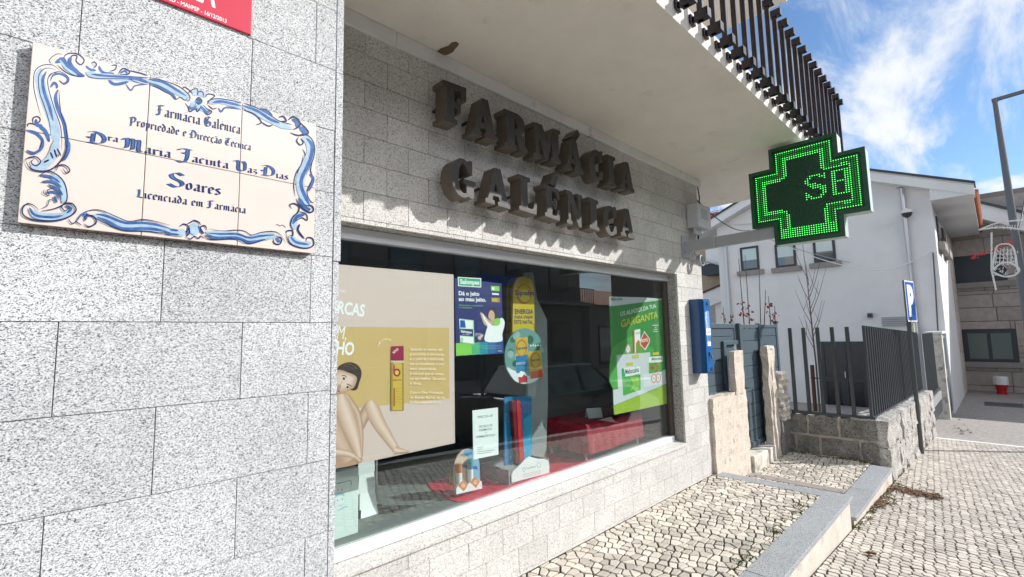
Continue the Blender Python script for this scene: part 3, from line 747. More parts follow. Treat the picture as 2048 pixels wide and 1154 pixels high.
ORNA = '''A p 105 280,300 250,370 270,470 300,590 350,720 395,850 420,960 430,1060 425,1140
A m 34 330,330 290,420 310,560 360,700 400,850
A n 9 480,330 400,265 300,262 220,310 195,400 200,520 230,650 270,800
A n 9 430,310 330,295 265,340 245,420 260,560 310,700 360,870 375,1000
A n 9 500,350 400,345 350,390 345,470 370,580 420,740 470,880 490,1010 490,1150
A m 24 370,430 400,370 470,355 540,390 550,430 510,460 460,420
A n 7 350,400 400,345 480,335 560,390 560,440 510,465 455,430
A m 30 370,500 410,450 440,480 430,510
A m 42 450,520 425,600 450,720 510,860 530,960 545,1080 540,1150
A n 9 460,520 480,750 540,950 550,1150
A n 8 380,250 360,210 430,150 500,150
A m 62 420,240 500,210 530,280 640,350 730,380
A p 26 470,210 540,300 650,370
A n 12 440,260 520,330 620,375 735,380
A n 13 560,260 515,180 570,140 660,150 725,210 690,260 640,220 650,170 600,165 565,230 600,310 680,370
A m 46 590,180 570,230 610,300 690,360
A m 26 740,270 790,310 850,320
A n 12 800,250 830,230 855,260 820,300
A p 30 820,250 830,280
A m 30 880,270 900,320 950,350 1040,350
A n 12 1010,270 1060,265 1050,310 990,330
A n 14 1080,360 1130,300 1200,330 1180,360 1100,360
A m 22 1100,350 1150,325 1180,350
A n 14 1190,320 1300,345 1390,375
A p 66 740,340 860,378 1050,392 1400,420
A m 24 800,360 1000,380 1400,398
A m 34 1180,395 1290,410 1400,450
A n 8 735,340 780,390 900,405 1180,410 1260,440 1395,470
A m 32 980,420 1050,465 1190,440
A m 16 1160,460 1215,530 1260,480 1390,465
A n 12 130,910 140,880 190,880 230,900
A n 12 190,880 190,820 240,805 265,840 230,890
A m 36 220,830 230,890 290,900
A m 40 250,900 320,960 360,1070
A m 34 120,950 220,980 290,1060 255,1150
B p 70 -172,166 -80,180 0,205 100,265 200,325 260,385
B m 28 -172,152 -80,165 0,190 120,262 220,325
B m 26 -172,190 -80,220 0,262 70,302 120,360
B n 8 -172,132 -80,146 0,170 140,222 250,310 255,370 190,360
B n 8 -172,208 -80,240 0,282 60,312 110,362 160,340 210,370 240,340
B p 60 260,440 320,400 360,440 440,480
B p 60 280,300 350,290 440,330
B n 10 190,250 200,230 260,270 240,300
B n 10 290,300 270,270 330,250 350,310
B n 10 340,320 345,285 395,285 400,340
B n 10 420,340 450,305 520,320 500,345 440,385
B m 34 330,380 350,355 375,380 350,400 330,380
B n 9 315,380 350,340 390,380 350,415 315,380
B n 12 210,400 240,440 260,490 320,460 340,490 380,450 440,520 490,490 440,460 400,420
B m 26 250,430 280,460 330,430
B m 26 370,430 430,490 470,490
B p 62 460,400 540,377 640,388 800,435
B m 28 500,395 600,385 800,430
B n 9 440,420 470,370 560,355 700,375 800,402
B n 9 450,420 500,460 545,450
B m 18 560,450 590,490 640,445 800,465
B p 70 810,435 950,490 1080,560 1200,620 1330,670
B m 30 810,425 960,480 1100,570 1200,610
B n 10 820,400 960,450 1120,540 1200,590 1330,625
B n 12 820,470 940,520 1010,600 950,630
B n 12 1010,600 1080,640 1130,630
B m 30 1000,470 1060,490 1120,535
B n 10 980,460 1060,470 1130,530
B n 16 1190,550 1240,540 1270,590 1210,590
B m 34 1330,570 1380,600 1380,650
B n 18 1290,580 1340,545 1400,580 1410,640 1340,680
B m 50 1410,650 1460,700 1460,740
B n 14 1400,590 1480,670 1500,720 1400,740 1310,710
B p 92 1440,770 1500,790 1530,870 1520,960 1470,1080 1430,1154
B m 40 1480,770 1540,840 1530,960 1480,1080 1450,1154
B n 10 1380,740 1480,730 1560,820 1560,960 1510,1080 1480,1154
B n 8 1440,880 1470,960 1400,1100 1390,1154
B n 12 1400,760 1380,800 1420,840 1450,810 1420,770
D p 92 1560,0 1540,120 1490,250 1490,360 1530,470 1590,560
D m 40 1600,0 1560,130 1500,260 1500,360 1550,480 1590,560
D n 8 1520,0 1500,100 1440,200 1415,330 1430,460
D n 10 1640,0 1600,160 1620,260 1560,400 1590,500 1640,530
D m 28 1590,210 1630,270 1580,400
D m 40 1470,470 1540,580 1600,600
D n 16 1440,480 1490,570 1580,630 1630,610 1610,560 1540,560
D p 72 1480,640 1420,720 1420,820
D m 38 1540,650 1450,680 1400,760
D n 14 1390,590 1370,550 1420,535 1470,570 1460,630 1400,690 1380,770 1410,830
D n 10 1470,620 1550,650 1560,720 1500,690 1420,740
D n 20 1480,760 1460,830 1530,920
D p 74 1370,880 1420,950 1520,990 1600,960
D m 26 1380,900 1440,960 1580,985
D n 13 1330,860 1340,835 1400,835 1400,890 1370,880
D n 13 1330,860 1360,960 1450,1010 1560,1025 1630,990 1620,920 1560,910 1550,950
D p 82 450,850 600,875 780,890 900,935 1000,915 1150,890 1230,890
D m 24 460,860 620,870 790,870 920,910 1060,890 1200,880
D m 30 440,880 560,912 790,912 930,960 1100,925
D n 7 480,810 620,835 790,825 880,840 950,880 1060,850 1180,840 1260,870 1330,970
D n 9 420,880 500,930 780,925 910,975 1020,955 1140,915
D m 30 1220,910 1260,960
D n 12 1190,920 1200,970 1260,980 1280,920 1220,890
D p 100 320,745 320,880
D m 30 360,780 420,870
D m 26 270,800 240,880
D n 12 240,760 290,735 320,720 370,740 390,770
D n 12 230,900 270,850 250,790
D n 10 430,920 390,890 370,920 320,895 280,925 230,900
D n 12 160,790 200,760 250,780 240,840 190,840
D n 12 460,830 440,780 390,790 400,840 440,860
D p 80 0,835 150,855 220,840
D m 24 0,815 150,835
D m 24 0,862 160,880
C p 90 820,790 950,815 1100,880 1330,910 1480,925 1626,955
C m 28 850,780 960,800 1150,870 1330,870 1480,890 1626,930
C m 32 860,812 960,850 1120,930 1330,930 1480,940 1626,975
C n 8 700,800 780,740 900,740 1050,800 1190,855 1330,835 1450,850 1626,895
C n 9 840,830 1000,900 1150,950 1330,955 1450,965 1626,1000
C m 26 720,800 760,780 730,850
C n 14 720,830 760,790 830,810 850,870 780,910 720,880
C m 16 640,860 700,780 780,740
C n 10 560,830 600,880 640,860 700,900
C p 72 150,720 230,790 400,805 540,785 600,720
C m 28 150,710 210,790 380,812 500,795
C m 28 530,690 590,720 540,770
C n 14 250,740 200,690 130,670 80,720 90,790 200,840 400,850 560,810 640,740 600,670 520,670 490,710 530,745 570,710
C p 64 500,660 520,560 470,440 360,370
C m 26 260,370 380,390 470,450
C m 26 280,440 400,440 490,500
C m 26 350,470 450,520 500,580
C m 24 330,550 430,550 480,620
C m 30 410,590 440,660
C n 12 280,745 420,720 530,660 545,560 510,440 430,360 340,330 250,380
C n 8 310,520 300,560 360,585 340,530 420,500
C n 8 400,640 360,630 340,690 280,720
C p 92 430,0 420,100 370,200 280,280 170,280
C m 28 300,0 280,90 200,140 120,110
C m 42 550,0 560,100 510,220
C n 13 110,220 160,300 280,330 400,300 500,200 540,100 550,0
C n 18 370,130 400,200
C n 18 410,100 440,190
C n 16 440,90 480,170
C n 18 300,240 360,210
C n 12 110,220 140,190 220,180 270,230 220,275 170,240 200,200
C n 12 430,330 460,270 530,270 575,320 540,350 500,300'''
for ln in ORNA.split('\n'):
    q = ln.split(); ox, oy, sc = ZO[q[0]]
    pts = [tuple(float(c) for c in p.split(',')) for p in q[3:]]; w = float(q[2])
    art.ribbon([(ox + a / sc, oy + b / sc) for a, b in pts], w / sc * (1.12 if q[1] == 'n' else 1.0), {'p': P_, 'm': m_, 'n': n_}[q[1]], n=4)
art.build('painted_border', t)

BLK = {
    'a': (.62, [[(.12, .85), (.35, .97), (.48, .85), (.48, .12), (.6, 0)], [(.48, .55), (.2, .42), (.14, .15), (.26, .02), (.48, .2)]]),
    'c': (.54, [[(.5, .85), (.3, .97), (.15, .8), (.15, .2), (.3, .02), (.5, .15)]]),
    'e': (.56, [[(.14, .45), (.5, .62), (.48, .85), (.3, .97), (.15, .8), (.15, .2), (.3, .02), (.52, .15)]]),
    'i': (.38, [[(.08, .92), (.2, .82), (.2, .15), (.32, .02)], [(.17, 1.38), (.22, 1.45)]]),
    'l': (.38, [[(.08, 1.5), (.2, 1.4), (.2, .15), (.32, .02)]]),
    'm': (1.0, [[(.08, .9), (.18, .8), (.18, .02)], [(.18, .75), (.4, .95), (.5, .82), (.5, .02)], [(.5, .75), (.72, .95), (.82, .82), (.82, .15), (.92, .02)]]),
    'n': (.68, [[(.08, .9), (.18, .8), (.18, .02)], [(.18, .75), (.42, .95), (.5, .82), (.5, .15), (.6, .02)]]),
    'o': (.62, [[(.15, .8), (.15, .2), (.32, .02), (.5, .2), (.5, .8), (.33, .97), (.15, .8)]]),
    'd': (.64, [[(.1, 1.45), (.4, 1.1), (.52, .8), (.5, .2), (.3, .02), (.15, .2), (.15, .7), (.35, .95), (.52, .75)]]),
    'p': (.64, [[(.08, .95), (.2, .85), (.2, -.5)], [(.2, .75), (.4, .95), (.52, .8), (.52, .2), (.35, .03), (.2, .15)]]),
    'r': (.52, [[(.08, .9), (.18, .8), (.18, .1), (.28, .02)], [(.18, .72), (.38, .95), (.5, .82)]]),
    's': (.56, [[(.5, .85), (.3, .97), (.15, .75), (.48, .35), (.42, .1), (.25, .02), (.08, .15)]]),
    't': (.5, [[(.2, 1.3), (.2, .15), (.35, .02), (.48, .12)], [(.05, .9), (.44, .92)]]),
    'z': (.56, [[(.1, .9), (.5, .9), (.15, .45), (.45, .35), (.45, 0), (.2, -.3)]]),
    'F': (.95, [[(.38, 1.5), (.38, .15), (.2, 0), (.02, .1)], [(.08, 1.25), (.35, 1.5), (.9, 1.5)], [(.15, .8), (.68, .85)]]),
    'G': (.98, [[(.78, 1.4), (.42, 1.55), (.12, 1.2), (.12, .4), (.42, .02), (.78, .15), (.82, .7), (.5, .78)], [(.42, 1.3), (.42, .35)]]),
    'P': (.95, [[(.25, 1.45), (.3, .9), (.25, -.2)], [(.02, 1.2), (.3, 1.5), (.7, 1.45), (.85, 1.1), (.6, .55), (.3, .6)]]),
    'D': (1.08, [[(.05, 1.35), (.3, 1.55), (.7, 1.4), (.95, .95), (.9, .35), (.6, .04), (.05, .06)], [(.32, 1.3), (.28, .15)], [(.0, .75), (.2, .6)]]),
    'T': (.95, [[(.08, 1.25), (.3, 1.52), (.85, 1.5)], [(.72, 1.2), (.35, 1.2), (.12, .7), (.3, .1), (.78, .12)], [(.5, 1.4), (.5, .5)]]),
    'M': (1.35, [[(.08, 1.15), (.3, 1.5), (.38, 1.1), (.34, .3), (.02, .0)], [(.3, 1.4), (.62, 1.5), (.72, 1.2), (.7, .2), (.55, .02)], [(.7, 1.35), (1.0, 1.5), (1.08, 1.2), (1.06, .15), (1.25, 0)]]),
    'J': (.9, [[(.06, 1.2), (.3, 1.52), (.9, 1.5)], [(.68, 1.45), (.64, .3), (.4, -.35), (.05, -.2)], [(.35, 1.0), (.6, .9)]]),
    'V': (1.0, [[(.0, 1.25), (.2, 1.5), (.34, 1.2), (.34, .25), (.58, .0), (.86, .25), (.86, 1.2), (.68, 1.5)]]),
    'S': (.98, [[(.85, 1.35), (.5, 1.55), (.18, 1.25), (.35, .9), (.75, .7), (.85, .35), (.5, .02), (.05, .25)]]),
    'L': (.85, [[(.1, 1.3), (.3, 1.5), (.34, 1.2), (.3, .3), (.05, .05)], [(.1, .15), (.4, .1), (.8, .02)]]),
}
BLK['ç'] = (.54, BLK['c'][1] + [[(.32, 0), (.36, -.2), (.22, -.32)]])
for c_, b_ in (('á', 'a'), ('é', 'e')): BLK[c_] = (BLK[b_][0], BLK[b_][1] + [[(.26, 1.18), (.5, 1.45)]])
BLK['ã'] = (.62, BLK['a'][1] + [[(.12, 1.25), (.55, 1.28)]])
art = Art(lambda u, v: onY(u, v, YP - .0006), step=0.00002)


def gothic(runs, a, b, top):
    """runs: list of (text, scale, two_tone); baseline a -> b in photo pixels; `top` = cap top above a"""
    A, B, T = onY(*a, YP), onY(*b, YP), onY(*top, YP); tot = 0
    for s_, sc, tt in runs:
        for ch in s_: tot += (.5 if ch == ' ' else BLK[ch][0] + .06) * sc
    ex = (B - A) / tot; ez = (T - A).z / 1.55; x = 0
    for s_, sc, tt in runs:
        rise = .75 if sc == .55 else 0
        for ch in s_:
            if ch == ' ': x += .5 * sc; continue
            w, st = BLK[ch]; f = lambda a_, b_, x=x, sc=sc, rise=rise: A + ex * (x + a_ * sc) + Vector((0, -.0006, ez * (b_ * sc + rise)))
            nv = (.105, .08) if not ch.isupper() else (.15, .09)
            art.nib(st, f, nv, 'navy')
            if tt or ch.isupper(): 
                art.k += 3; art.nib(st, f, (nv[0] * .55, nv[1] * .55), 'midblue'); art.k -= 3
            x += (w + .06) * sc


gothic([('Farmácia Galénica', 1, False)], (312, 229), (481, 268), (308, 207))
gothic([('Propriedade e Direcção Técnica', 1, False)], (258, 249), (502, 301), (258, 232))
gothic([('D', 1, True), ('ra', .55, False), (' ', .3, 0), ('M', 1.05, True), ('aria ', .78, False), ('J', 1.1, True), ('acinta ', .78, False), ('V', 1.05, True), ('az ', .7, False), ('D', 1.1, True), ('ias', .7, False)], (175, 284), (577, 360), (178, 261))
gothic([('S', 1, True), ('oares', .72, False)], (335, 372), (442, 391), (340, 343))
gothic([('Licenciada em Farmácia', 1, False)], (272, 394), (492, 427), (270, 377))
art.ribbon([(550, 451), (555, 449), (560, 452), (565, 450), (571, 455), (568, 452)], 1.2, 'navy')
art.build('painted_lettering', t)

# red alarm sign
t = thing('wall_sign', 'red plastic sign with white lettering fixed above the tile plaque', 'sign', (.2, -.6, 2.2))
g = MB(); g.box(-.13, .361, -.606, -.6, 2.211, 2.55, 'signred'); g.build('board', t, bevel=0.002)
art = Art(lambda u, v: onY(u, v, -.606))
art.text('C-SD - MAI/PSP - 16/12/2013', (326, -4.5), (453, 46), (326.5, -12.5), 'white', bold=.012)
art.text('IA', (392, -2), (431, 14), (394, -60), 'white', bold=.03)
art.build('lettering', t)

# ------------------------------------------------------------------ green pharmacy cross
CX, CY, CZ = 4.22, -1.028, 2.45
t = thing('pharmacy_cross', 'green illuminated cross with a dotted LED display on a grey bracket arm', 'pharmacy cross', (CX, CY, CZ))
a_, c_ = 0.405, 0.24


def cross_pts(x, a, c): return [(x, CY + p, CZ + q) for p, q in ((-c, -a), (c, -a), (c, -c), (a, -c), (a, c), (c, c), (c, a), (-c, a), (-c, c), (-a, c), (-a, -c), (-c, -c))]


g = MB(); g.prism(cross_pts(CX + .012, a_ - .003, c_ - .003), (.13, 0, 0), 'darkgreen', 'paleside'); g.build('housing', t, bevel=0.003)
g = MB(); o_, i_ = cross_pts(CX, a_, c_), cross_pts(CX, a_ - .03, c_ - .03)
for k in range(12):
    j = (k + 1) % 12; D = Vector((.013, 0, 0))
    q = [Vector(p) for p in (o_[k], o_[j], i_[j], i_[k])]
    g.hexa(q, [p + D for p in q], 'darkgreen')
g.build('rim', t)
g = MB(); g.prism(cross_pts(CX + .009, a_ - .031, c_ - .031), (.0025, 0, 0), 'greenback'); g.build('display_panel', t)
N = 44; A0, A1 = 10, 34; pit = 2 * (a_ - .045) / N
inside = lambda i, j: 0 <= i < N and 0 <= j < N and (A0 <= i < A1 or A0 <= j < A1)


def layer(i, j):
    for r in range(1, 9):
        for di in (-r, 0, r):
            for dj in (-r, 0, r):
                if not inside(i + di, j + dj): return r - 1
    return 8


S9 = ["..#####.#", ".##...###", "##......#", "##.......", ".####....", "..#####..", "...######", "......###", "#......##", "##.....##", "###...##.", "#.#####.."]
H9 = ["#######", "##...##", "##...##", "##...##", "##...##", "#######", "##...##", "##...##", "##...##", "##...##", "##...##", "#######"]
on = MB(); off = MB(); dim = MB()
for i in range(N):
    for j in range(N):
        if not inside(i, j): continue
        l = layer(i, j); s_ = 0
        if l in (0, 3): s_ = 1
        if l == 4 and (i < 12 or j > 30 or j < 12): s_ = 1
        if j <= 4 and 10 <= i < 34: s_ = 1 if l < 5 else s_
        if l in (1, 2) and i >= 34: s_ = 1 if (i in (37, 38, 39) or j in (11,)) and l == 2 else s_
        ii, jj = i - 22, 28 - j
        if 0 <= ii < 9 and 0 <= jj < 12: s_ = 1 if S9[jj][ii] == '#' else s_ if l < 5 else 0
        ii = i - 33
        if 0 <= ii < 7 and 0 <= jj < 12 and H9[jj][ii] == '#': s_ = 1
        y = CY + a_ - .045 - (i + .5) * pit; z = CZ - a_ + .045 + (j + .5) * pit; r = pit * .235
        mb, mt = (on, 'ledon') if s_ else ((dim, 'leddim') if l < 4 else (off, 'ledoff'))
        x = CX + .0085; pts = [(x, y + r * math.cos(k * math.pi / 3), z + r * math.sin(k * math.pi / 3)) for k in range(6)]
        tip = (x - .004, y, z); mb.add(pts + [tip], [(k, (k + 1) % 6, 6) for k in range(6)], mt)
on.build('lit_leds', t, kind='stuff'); off.build('unlit_leds', t, kind='stuff'); dim.build('dim_leds', t, kind='stuff')
g = MB()
g.hexa([(4.235, -.30, 2.105), (4.295, -.30, 2.105), (4.295, -.006, 2.10), (4.235, -.006, 2.10)], [(4.235, -.30, 2.205), (4.295, -.30, 2.205), (4.295, -.006, 2.20), (4.235, -.006, 2.20)], 'greymetal')
g.hexa([(4.238, -.79, 2.115), (4.292, -.79, 2.115), (4.292, -.302, 2.108), (4.238, -.302, 2.108)], [(4.238, -.79, 2.205), (4.292, -.79, 2.205), (4.292, -.302, 2.202), (4.238, -.302, 2.202)], 'greymetal')
ar = g.build('bracket_arm', t, bevel=0.004)
g = MB(); g.box(4.19, 4.34, -.012, -.0005, 2.05, 2.255, 'greymetal'); g.build('wall_plate', ar, bevel=0.003)

t = thing('electrical_cabinet', 'pale grey junction box with cable glands above the bracket arm of the cross', 'electrical box', (4.4, -.05, 2.48))
g = MB(); g.box(4.33, 4.62, -.115, -.004, 2.345, 2.575, 'greybox'); cb_ = g.build('cabinet', t, bevel=0.006)
g = MB()
for x in (4.37, 4.43, 4.48): g.lathe([(.022, 0), (.022, .02), (.015, .022), (.015, .06)], (x, -.06, 2.285), 'greybox', 10)
g.build('cable_gland', t)
g = MB(); g.box(4.40, 4.55, -.1162, -.115, 2.43, 2.53, 'greymetal'); g.build('cover_label', cb_)
g = MB(); pts = []
for k in range(40):
    a = k * .5; pts.append((4.42 + .045 * math.cos(a), -.05 - .0012 * k, 2.03 + .05 * math.sin(a)))
g.tube(pts, .007, 'greymetal', 6)
g.tube([(4.40, -.05, 2.285), (4.39, -.045, 2.2), (4.40, -.03, 2.1), (4.44, -.03, 2.08)], .009, 'greymetal', 6); g.tube([(4.46, -.05, 2.285), (4.47, -.045, 2.24), (4.45, -.03, 2.2), (4.36, -.05, 2.17)], .008, 'cable', 6)
tag(g.build('cable_coil'), 'coil of grey cable hanging on the wall under the bracket arm', 'cable')
g = MB(); A = Vector((4.60, -.02, 2.80)); B = onX(1500, 478, 16.9); pts = [(4.615, -.005, 2.82), (4.63, -.01, 2.70), (4.60, -.012, 2.60)]
g.tube(pts, .006, 'cable', 6)
C0 = onY(1393, 400, .06); C1 = onX(1500, 460, 9)
pts = [C0 + (C1 - C0) * (k / 12) + Vector((0, 0, -.12 * 4 * (k / 12) * (1 - k / 12))) for k in range(13)]; g.tube(pts, .008, 'cable', 6)
tag(g.build('black_cable'), 'thin black cable running from the shop corner out past the cross', 'cable')

# ------------------------------------------------------------------ blue dispenser
t = thing('vending_dispenser', 'blue enamelled dispenser cabinet with a vertical white label on the wall beside the window', 'dispenser', (4.37, -.05, 1.0))
x0, x1, z0, z1, yf = 4.28, 4.46, .972, 1.655, -.118
g = MB(); pts = [(x0, -.002, z0), (x0, -.085, z0), (x0 + .035, yf, z0), (x1, yf, z0), (x1, -.002, z0)]
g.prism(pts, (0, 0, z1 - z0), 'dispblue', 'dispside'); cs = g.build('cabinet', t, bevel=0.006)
g = MB(); g.box(x0 + .038, x1 - .004, yf - .006, yf - .0005, z0 + .012, z1 - .008, 'dispblue'); fp = g.build('front_panel', t, bevel=0.003)
art = Art(lambda u, v: Vector((x0 + .038 + u, yf - .006, z0 + .012 + v)))
art.poly([(.035, .26), (.105, .26), (.105, .56), (.035, .56)], mat('dispenser_label_blue', (.20, .36, .62), .3))
art.poly([(.02, .335), (.118, .335), (.118, .40), (.02, .40)], 'white'); art.poly([(.035, .235), (.105, .235), (.105, .275), (.035, .275)], 'white')
art.poly([(.055, .285), (.095, .285), (.095, .33), (.055, .33)], mat('label_strip', (.10, .16, .30), .4))
art.text('CONTROL', (.052, .405), (.052, .555), (.018, .405), 'white', bold=.02)
art.text('1 EURO', (.03, .355), (.108, .355), (.03, .378), 'pblue')
art.build('label_print', fp)
g = MB()
g.lathe([(.014, 0), (.014, .012)], (0, 0, 0), 'galv', 12)
g.v = [(x0 + .038 + .075 + a, yf - .006 - c, z1 - .04 + b) for a, b, c in g.v]; g.mi = [g.m('galv')] * len(g.f); g.build('lock', t)
g = MB(); g.box(x0 + .085, x0 + .125, yf - .02, yf - .006, 1.135, 1.165, 'galv'); g.bar((x0 + .11, yf - .018, 1.14), (x0 + .095, yf - .03, 1.10), .012, .012, 'galv'); g.build('coin_handle', t, bevel=.003)
g = MB(); g.box(x0 + .10, x1 - .03, yf - .0075, yf - .006, z0 + .02, z0 + .05, 'black'); g.build('coin_return', t)

# ------------------------------------------------------------------ posters behind the glass
YG = .128


def poster(label, corners, mt, name='window_poster'):
    P = [onY(u, v, YG) for u, v in corners]; t = thing(name, label, 'poster', tuple(P[-1]))
    g = MB(); g.prism(P, (0, .004, 0), mt); g.build('board', t)
    return t


pxY = lambda y: (lambda u, v: onY(u, v, y))
pinkm = mat('poster_blush', (.68, .54, .49), .45); mustard = mat('poster_mustard', (.62, .43, .18), .45); skin = mat('poster_skin', (.62, .41, .30), .5)
skin2 = mat('poster_skin_deep', (.50, .30, .21), .5); skin3 = mat('poster_skin_pale', (.70, .50, .40), .5); hairm = mat('poster_brown_hair', (.045, .028, .022), .5)
lilac = mat('poster_white_lilac', (.86, .87, .90), .5); creamtxt = mat('poster_cream_print', (.82, .74, .58), .5); wine = mat('poster_wine', (.33, .02, .07), .4)
gold = mat('poster_gold', (.62, .44, .07), .4); goldd = mat('poster_dark_gold', (.40, .25, .04), .4); lip = mat('poster_lip', (.42, .12, .11), .5)
t = poster('big blush and mustard poster of a seated bare shouldered woman and a gold bottle', [(600, 522), (907, 549), (910, 886), (590, 955)], pinkm)
art = Art(pxY(YG)); zq = lambda *ps: [(660 + x / 4.12, 680 + y / 4.12) for x, y in ps]
art.poly([(600, 653), (898, 655.5), (899, 797), (600, 828)], mustard)
art.text('RCAS', (674.5, 626), (728, 633), (674.5, 601), lilac, bold=.025)
art.text('M,', (673, 676), (692, 679), (673, 650), lilac); art.text('HO', (672, 708), (707, 710), (672, 682), lilac, bold=.025)
art.text('RIAS', (676, 584), (692, 585), (676, 579), lilac, space=1.3)
# figure
LMB = lambda pts, ws, c0, c1, n=8, sh=(0, 0): art.limb(zq(*pts), [w / 4.12 for w in ws], c0, c1, n, sh)
D0, D1, D2, D3 = (.40, .22, .15), (.52, .32, .23), (.66, .46, .36), (.76, .58, .48)
art.poly(zq((-60, 560), (40, 440), (60, 700), (160, 760), (240, 920), (255, 1010), (40, 1060), (-70, 1075)), skin2, 4)
LMB(((-40, 600), (60, 800), (170, 990)), (150, 190, 130), D1, D2)
LMB(((245, 720), (285, 620), (345, 530)), (70, 95, 95), D0, D2)
LMB(((330, 505), (345, 560), (400, 680), (470, 790), (545, 905)), (60, 118, 112, 88, 62), D1, D3, 9, (2.0, -1.5))
LMB(((530, 900), (570, 912), (650, 920)), (64, 52, 16), D1, D3)
LMB(((125, 455), (175, 530), (225, 620), (248, 760), (250, 960)), (50, 62, 62, 52, 40), D0, D2, 8, (1.5, -1))
LMB(((85, 452), (95, 520), (140, 650), (190, 790), (240, 975)), (70, 140, 146, 120, 44), D1, D3, 10, (2.5, -2))
LMB(((-10, 920), (80, 925), (170, 945), (250, 1000)), (60, 62, 50, 26), D1, D3, 7, (0, -1))
for k in range(3): art.ribbon(zq((190 + 8 * k, 960 + 10 * k), (240 - 4 * k, 990 + 10 * k)), 1.0, skin2, True, 3)
art.poly(zq((60, 235), (100, 198), (160, 183), (215, 198), (250, 235), (258, 285), (243, 340), (215, 410), (150, 400), (60, 330)), hairm, 4)
art.ribbon(zq((110, 205), (170, 200), (225, 240)), 2.2, mat('poster_hair_light', (.13, .085, .06), .5)); art.ribbon(zq((80, 225), (150, 218), (215, 260)), 1.6, mat('poster_hair_mid', (.09, .055, .04), .5))
art.poly(zq((10, 300), (48, 252), (90, 248), (150, 268), (210, 296), (220, 330), (195, 392), (160, 408), (120, 438), (50, 444), (0, 430)), mat('poster_face_tone', D1, .5), 4)
for k in range(1, 7): f = 1 - .09 * k; art.poly(zq(*[(112 + (x - 112) * f + 2.2 * k, 340 + (y - 340) * f - 1.5 * k) for x, y in ((10, 300), (48, 252), (90, 248), (150, 268), (210, 296), (220, 330), (195, 392), (160, 408), (120, 438), (50, 444), (0, 430))]), mat('poster_face_tone', [a + (b - a) * k / 6 for a, b in zip(D1, D3)], .5), 4)
art.poly(zq((48, 400), (70, 362), (85, 385), (80, 410), (60, 425)), skin2, 3)
art.ribbon(zq((92, 296), (118, 292), (136, 312)), 1.6, hairm); art.ellipse(zq((110, 318))[0], 2.8, 2.0, skin3); art.ellipse(zq((112, 318))[0], 2.4, 2.6, hairm)
art.ribbon(zq((132, 362), (152, 366), (176, 384)), 1.5, hairm); art.ellipse(zq((140, 388))[0], 2.8, 1.8, skin3); art.ellipse(zq((142, 388))[0], 2.2, 2.2, hairm)
art.ribbon(zq((52, 412), (66, 420), (82, 428)), 2.6, lip); art.ribbon(zq((95, 340), (85, 370), (92, 385)), 1.4, skin2)
art.ribbon(zq((520, 950), (560, 930), (660, 918)), 1.2, skin2)
# bottle
bt = lambda *ps: zq(*ps)
art.poly(bt((502, 52), (604, 48), (606, 168), (500, 166)), wine); art.poly(bt((500, 170), (606, 170), (606, 186), (500, 184)), pinkm)
art.poly(bt((500, 186), (604, 184), (605, 580), (498, 580)), gold); art.poly(bt((500, 186), (515, 186), (513, 580), (498, 580)), goldd); art.poly(bt((590, 186), (604, 185), (605, 580), (592, 580)), goldd)
art.poly(bt((520, 395), (531, 395), (531, 545), (519, 545)), mat('poster_rust', (.36, .08, .02), .5))
c0 = bt((548, 268))[0]; art.ellipse(c0, 7.2, 8.0, wine); art.ellipse(c0, 4.0, 4.6, gold); art.poly(bt((518, 205), (530, 205), (530, 280), (518, 270)), wine)
art.text('barral', bt((516, 335))[0], bt((582, 333))[0], bt((516, 322))[0], wine, bold=.03)
for k in range(6): art.ribbon(bt((540, 400 + k * 22), (590 - 12 * (k % 2), 400 + k * 22)), 0.9, goldd, False, 2)
art.text('NOVO', bt((520, 115))[0], bt((562, 80))[0], bt((512, 98))[0], creamtxt, bold=.02)
q = [(738 + 13 * 0 + 33 + 17 * math.cos(a), 697 + 17 * math.sin(a)) for a in [math.radians(x) for x in range(190, 300, 12)]]
for p_, ch in zip(q, 'ÚNICAABSORÇÃO'): art.text(ch, (p_[0], p_[1]), (p_[0] + 2.4, p_[1]), (p_[0], p_[1] - 3.6), creamtxt)
ly = 701
for k, (s_, w) in enumerate((('Quando as estrias são', 65), ('prevenidas e atenuadas', 68), ('e a pele fica hidratada', 67), ('em profundidade e com', 68), ('mais elasticidade,', 53), ('é natural que te sintas...', 70), ('no teu melhor. De corpo', 71), ('e alma.', 22), ('', 0), ('Com o Óleo Prevenção', 66), ('de Estrias Barral, há um', 70), ('brilho especial em ti.', 62))):
    if s_: art.text(s_, (819, ly), (819 + w, ly + .4), (819, ly - 5.2), creamtxt, hold=True)
    ly += 9.7 if k != 7 else 8.5
art.build('printed_picture', t)

navyp = mat('poster_navy', (.03, .035, .17), .4); limep = mat('poster_lime', (.25, .62, .10), .4); grn = mat('poster_brand_green', (.02, .40, .18), .4)
tealp = mat('poster_teal', (.03, .30, .34), .4)
t = poster('navy poster of a woman in a white shirt rubbing her neck, green band below', [(909, 556), (1003, 567), (1007, 707), (912, 712)], navyp)
zs_ = lambda *ps: [(900 + x / 4.617, 530 + y / 4.617) for x, y in ps]
art = Art(pxY(YG))
for k in range(6):
    cA = [limep, limep, mat('poster_gradient', (.10, .46, .22), .4), tealp, mat('poster_gradient', (.03, .16, .36), .4), mat('poster_gradient', (.03, .08, .30), .4)][k]
    x = 55 + k * 73; x2 = x + 73; art.poly(zs_((x, 722 - k * 2.4), (x2, 719 - k * 2.4), (x2 + 1, 836 - (k + 1) * 4), (x + 1, 840 - k * 4)), cA, hold=True)
art.k += 1
art.poly(zs_((72, 110), (288, 122), (288, 208), (75, 195)), 'white'); art.poly(zs_((80, 118), (280, 130), (280, 200), (82, 188)), grn)
art.text('Salonpas', *zs_((92, 172), (272, 180), (92, 130)), 'white', bold=.035)
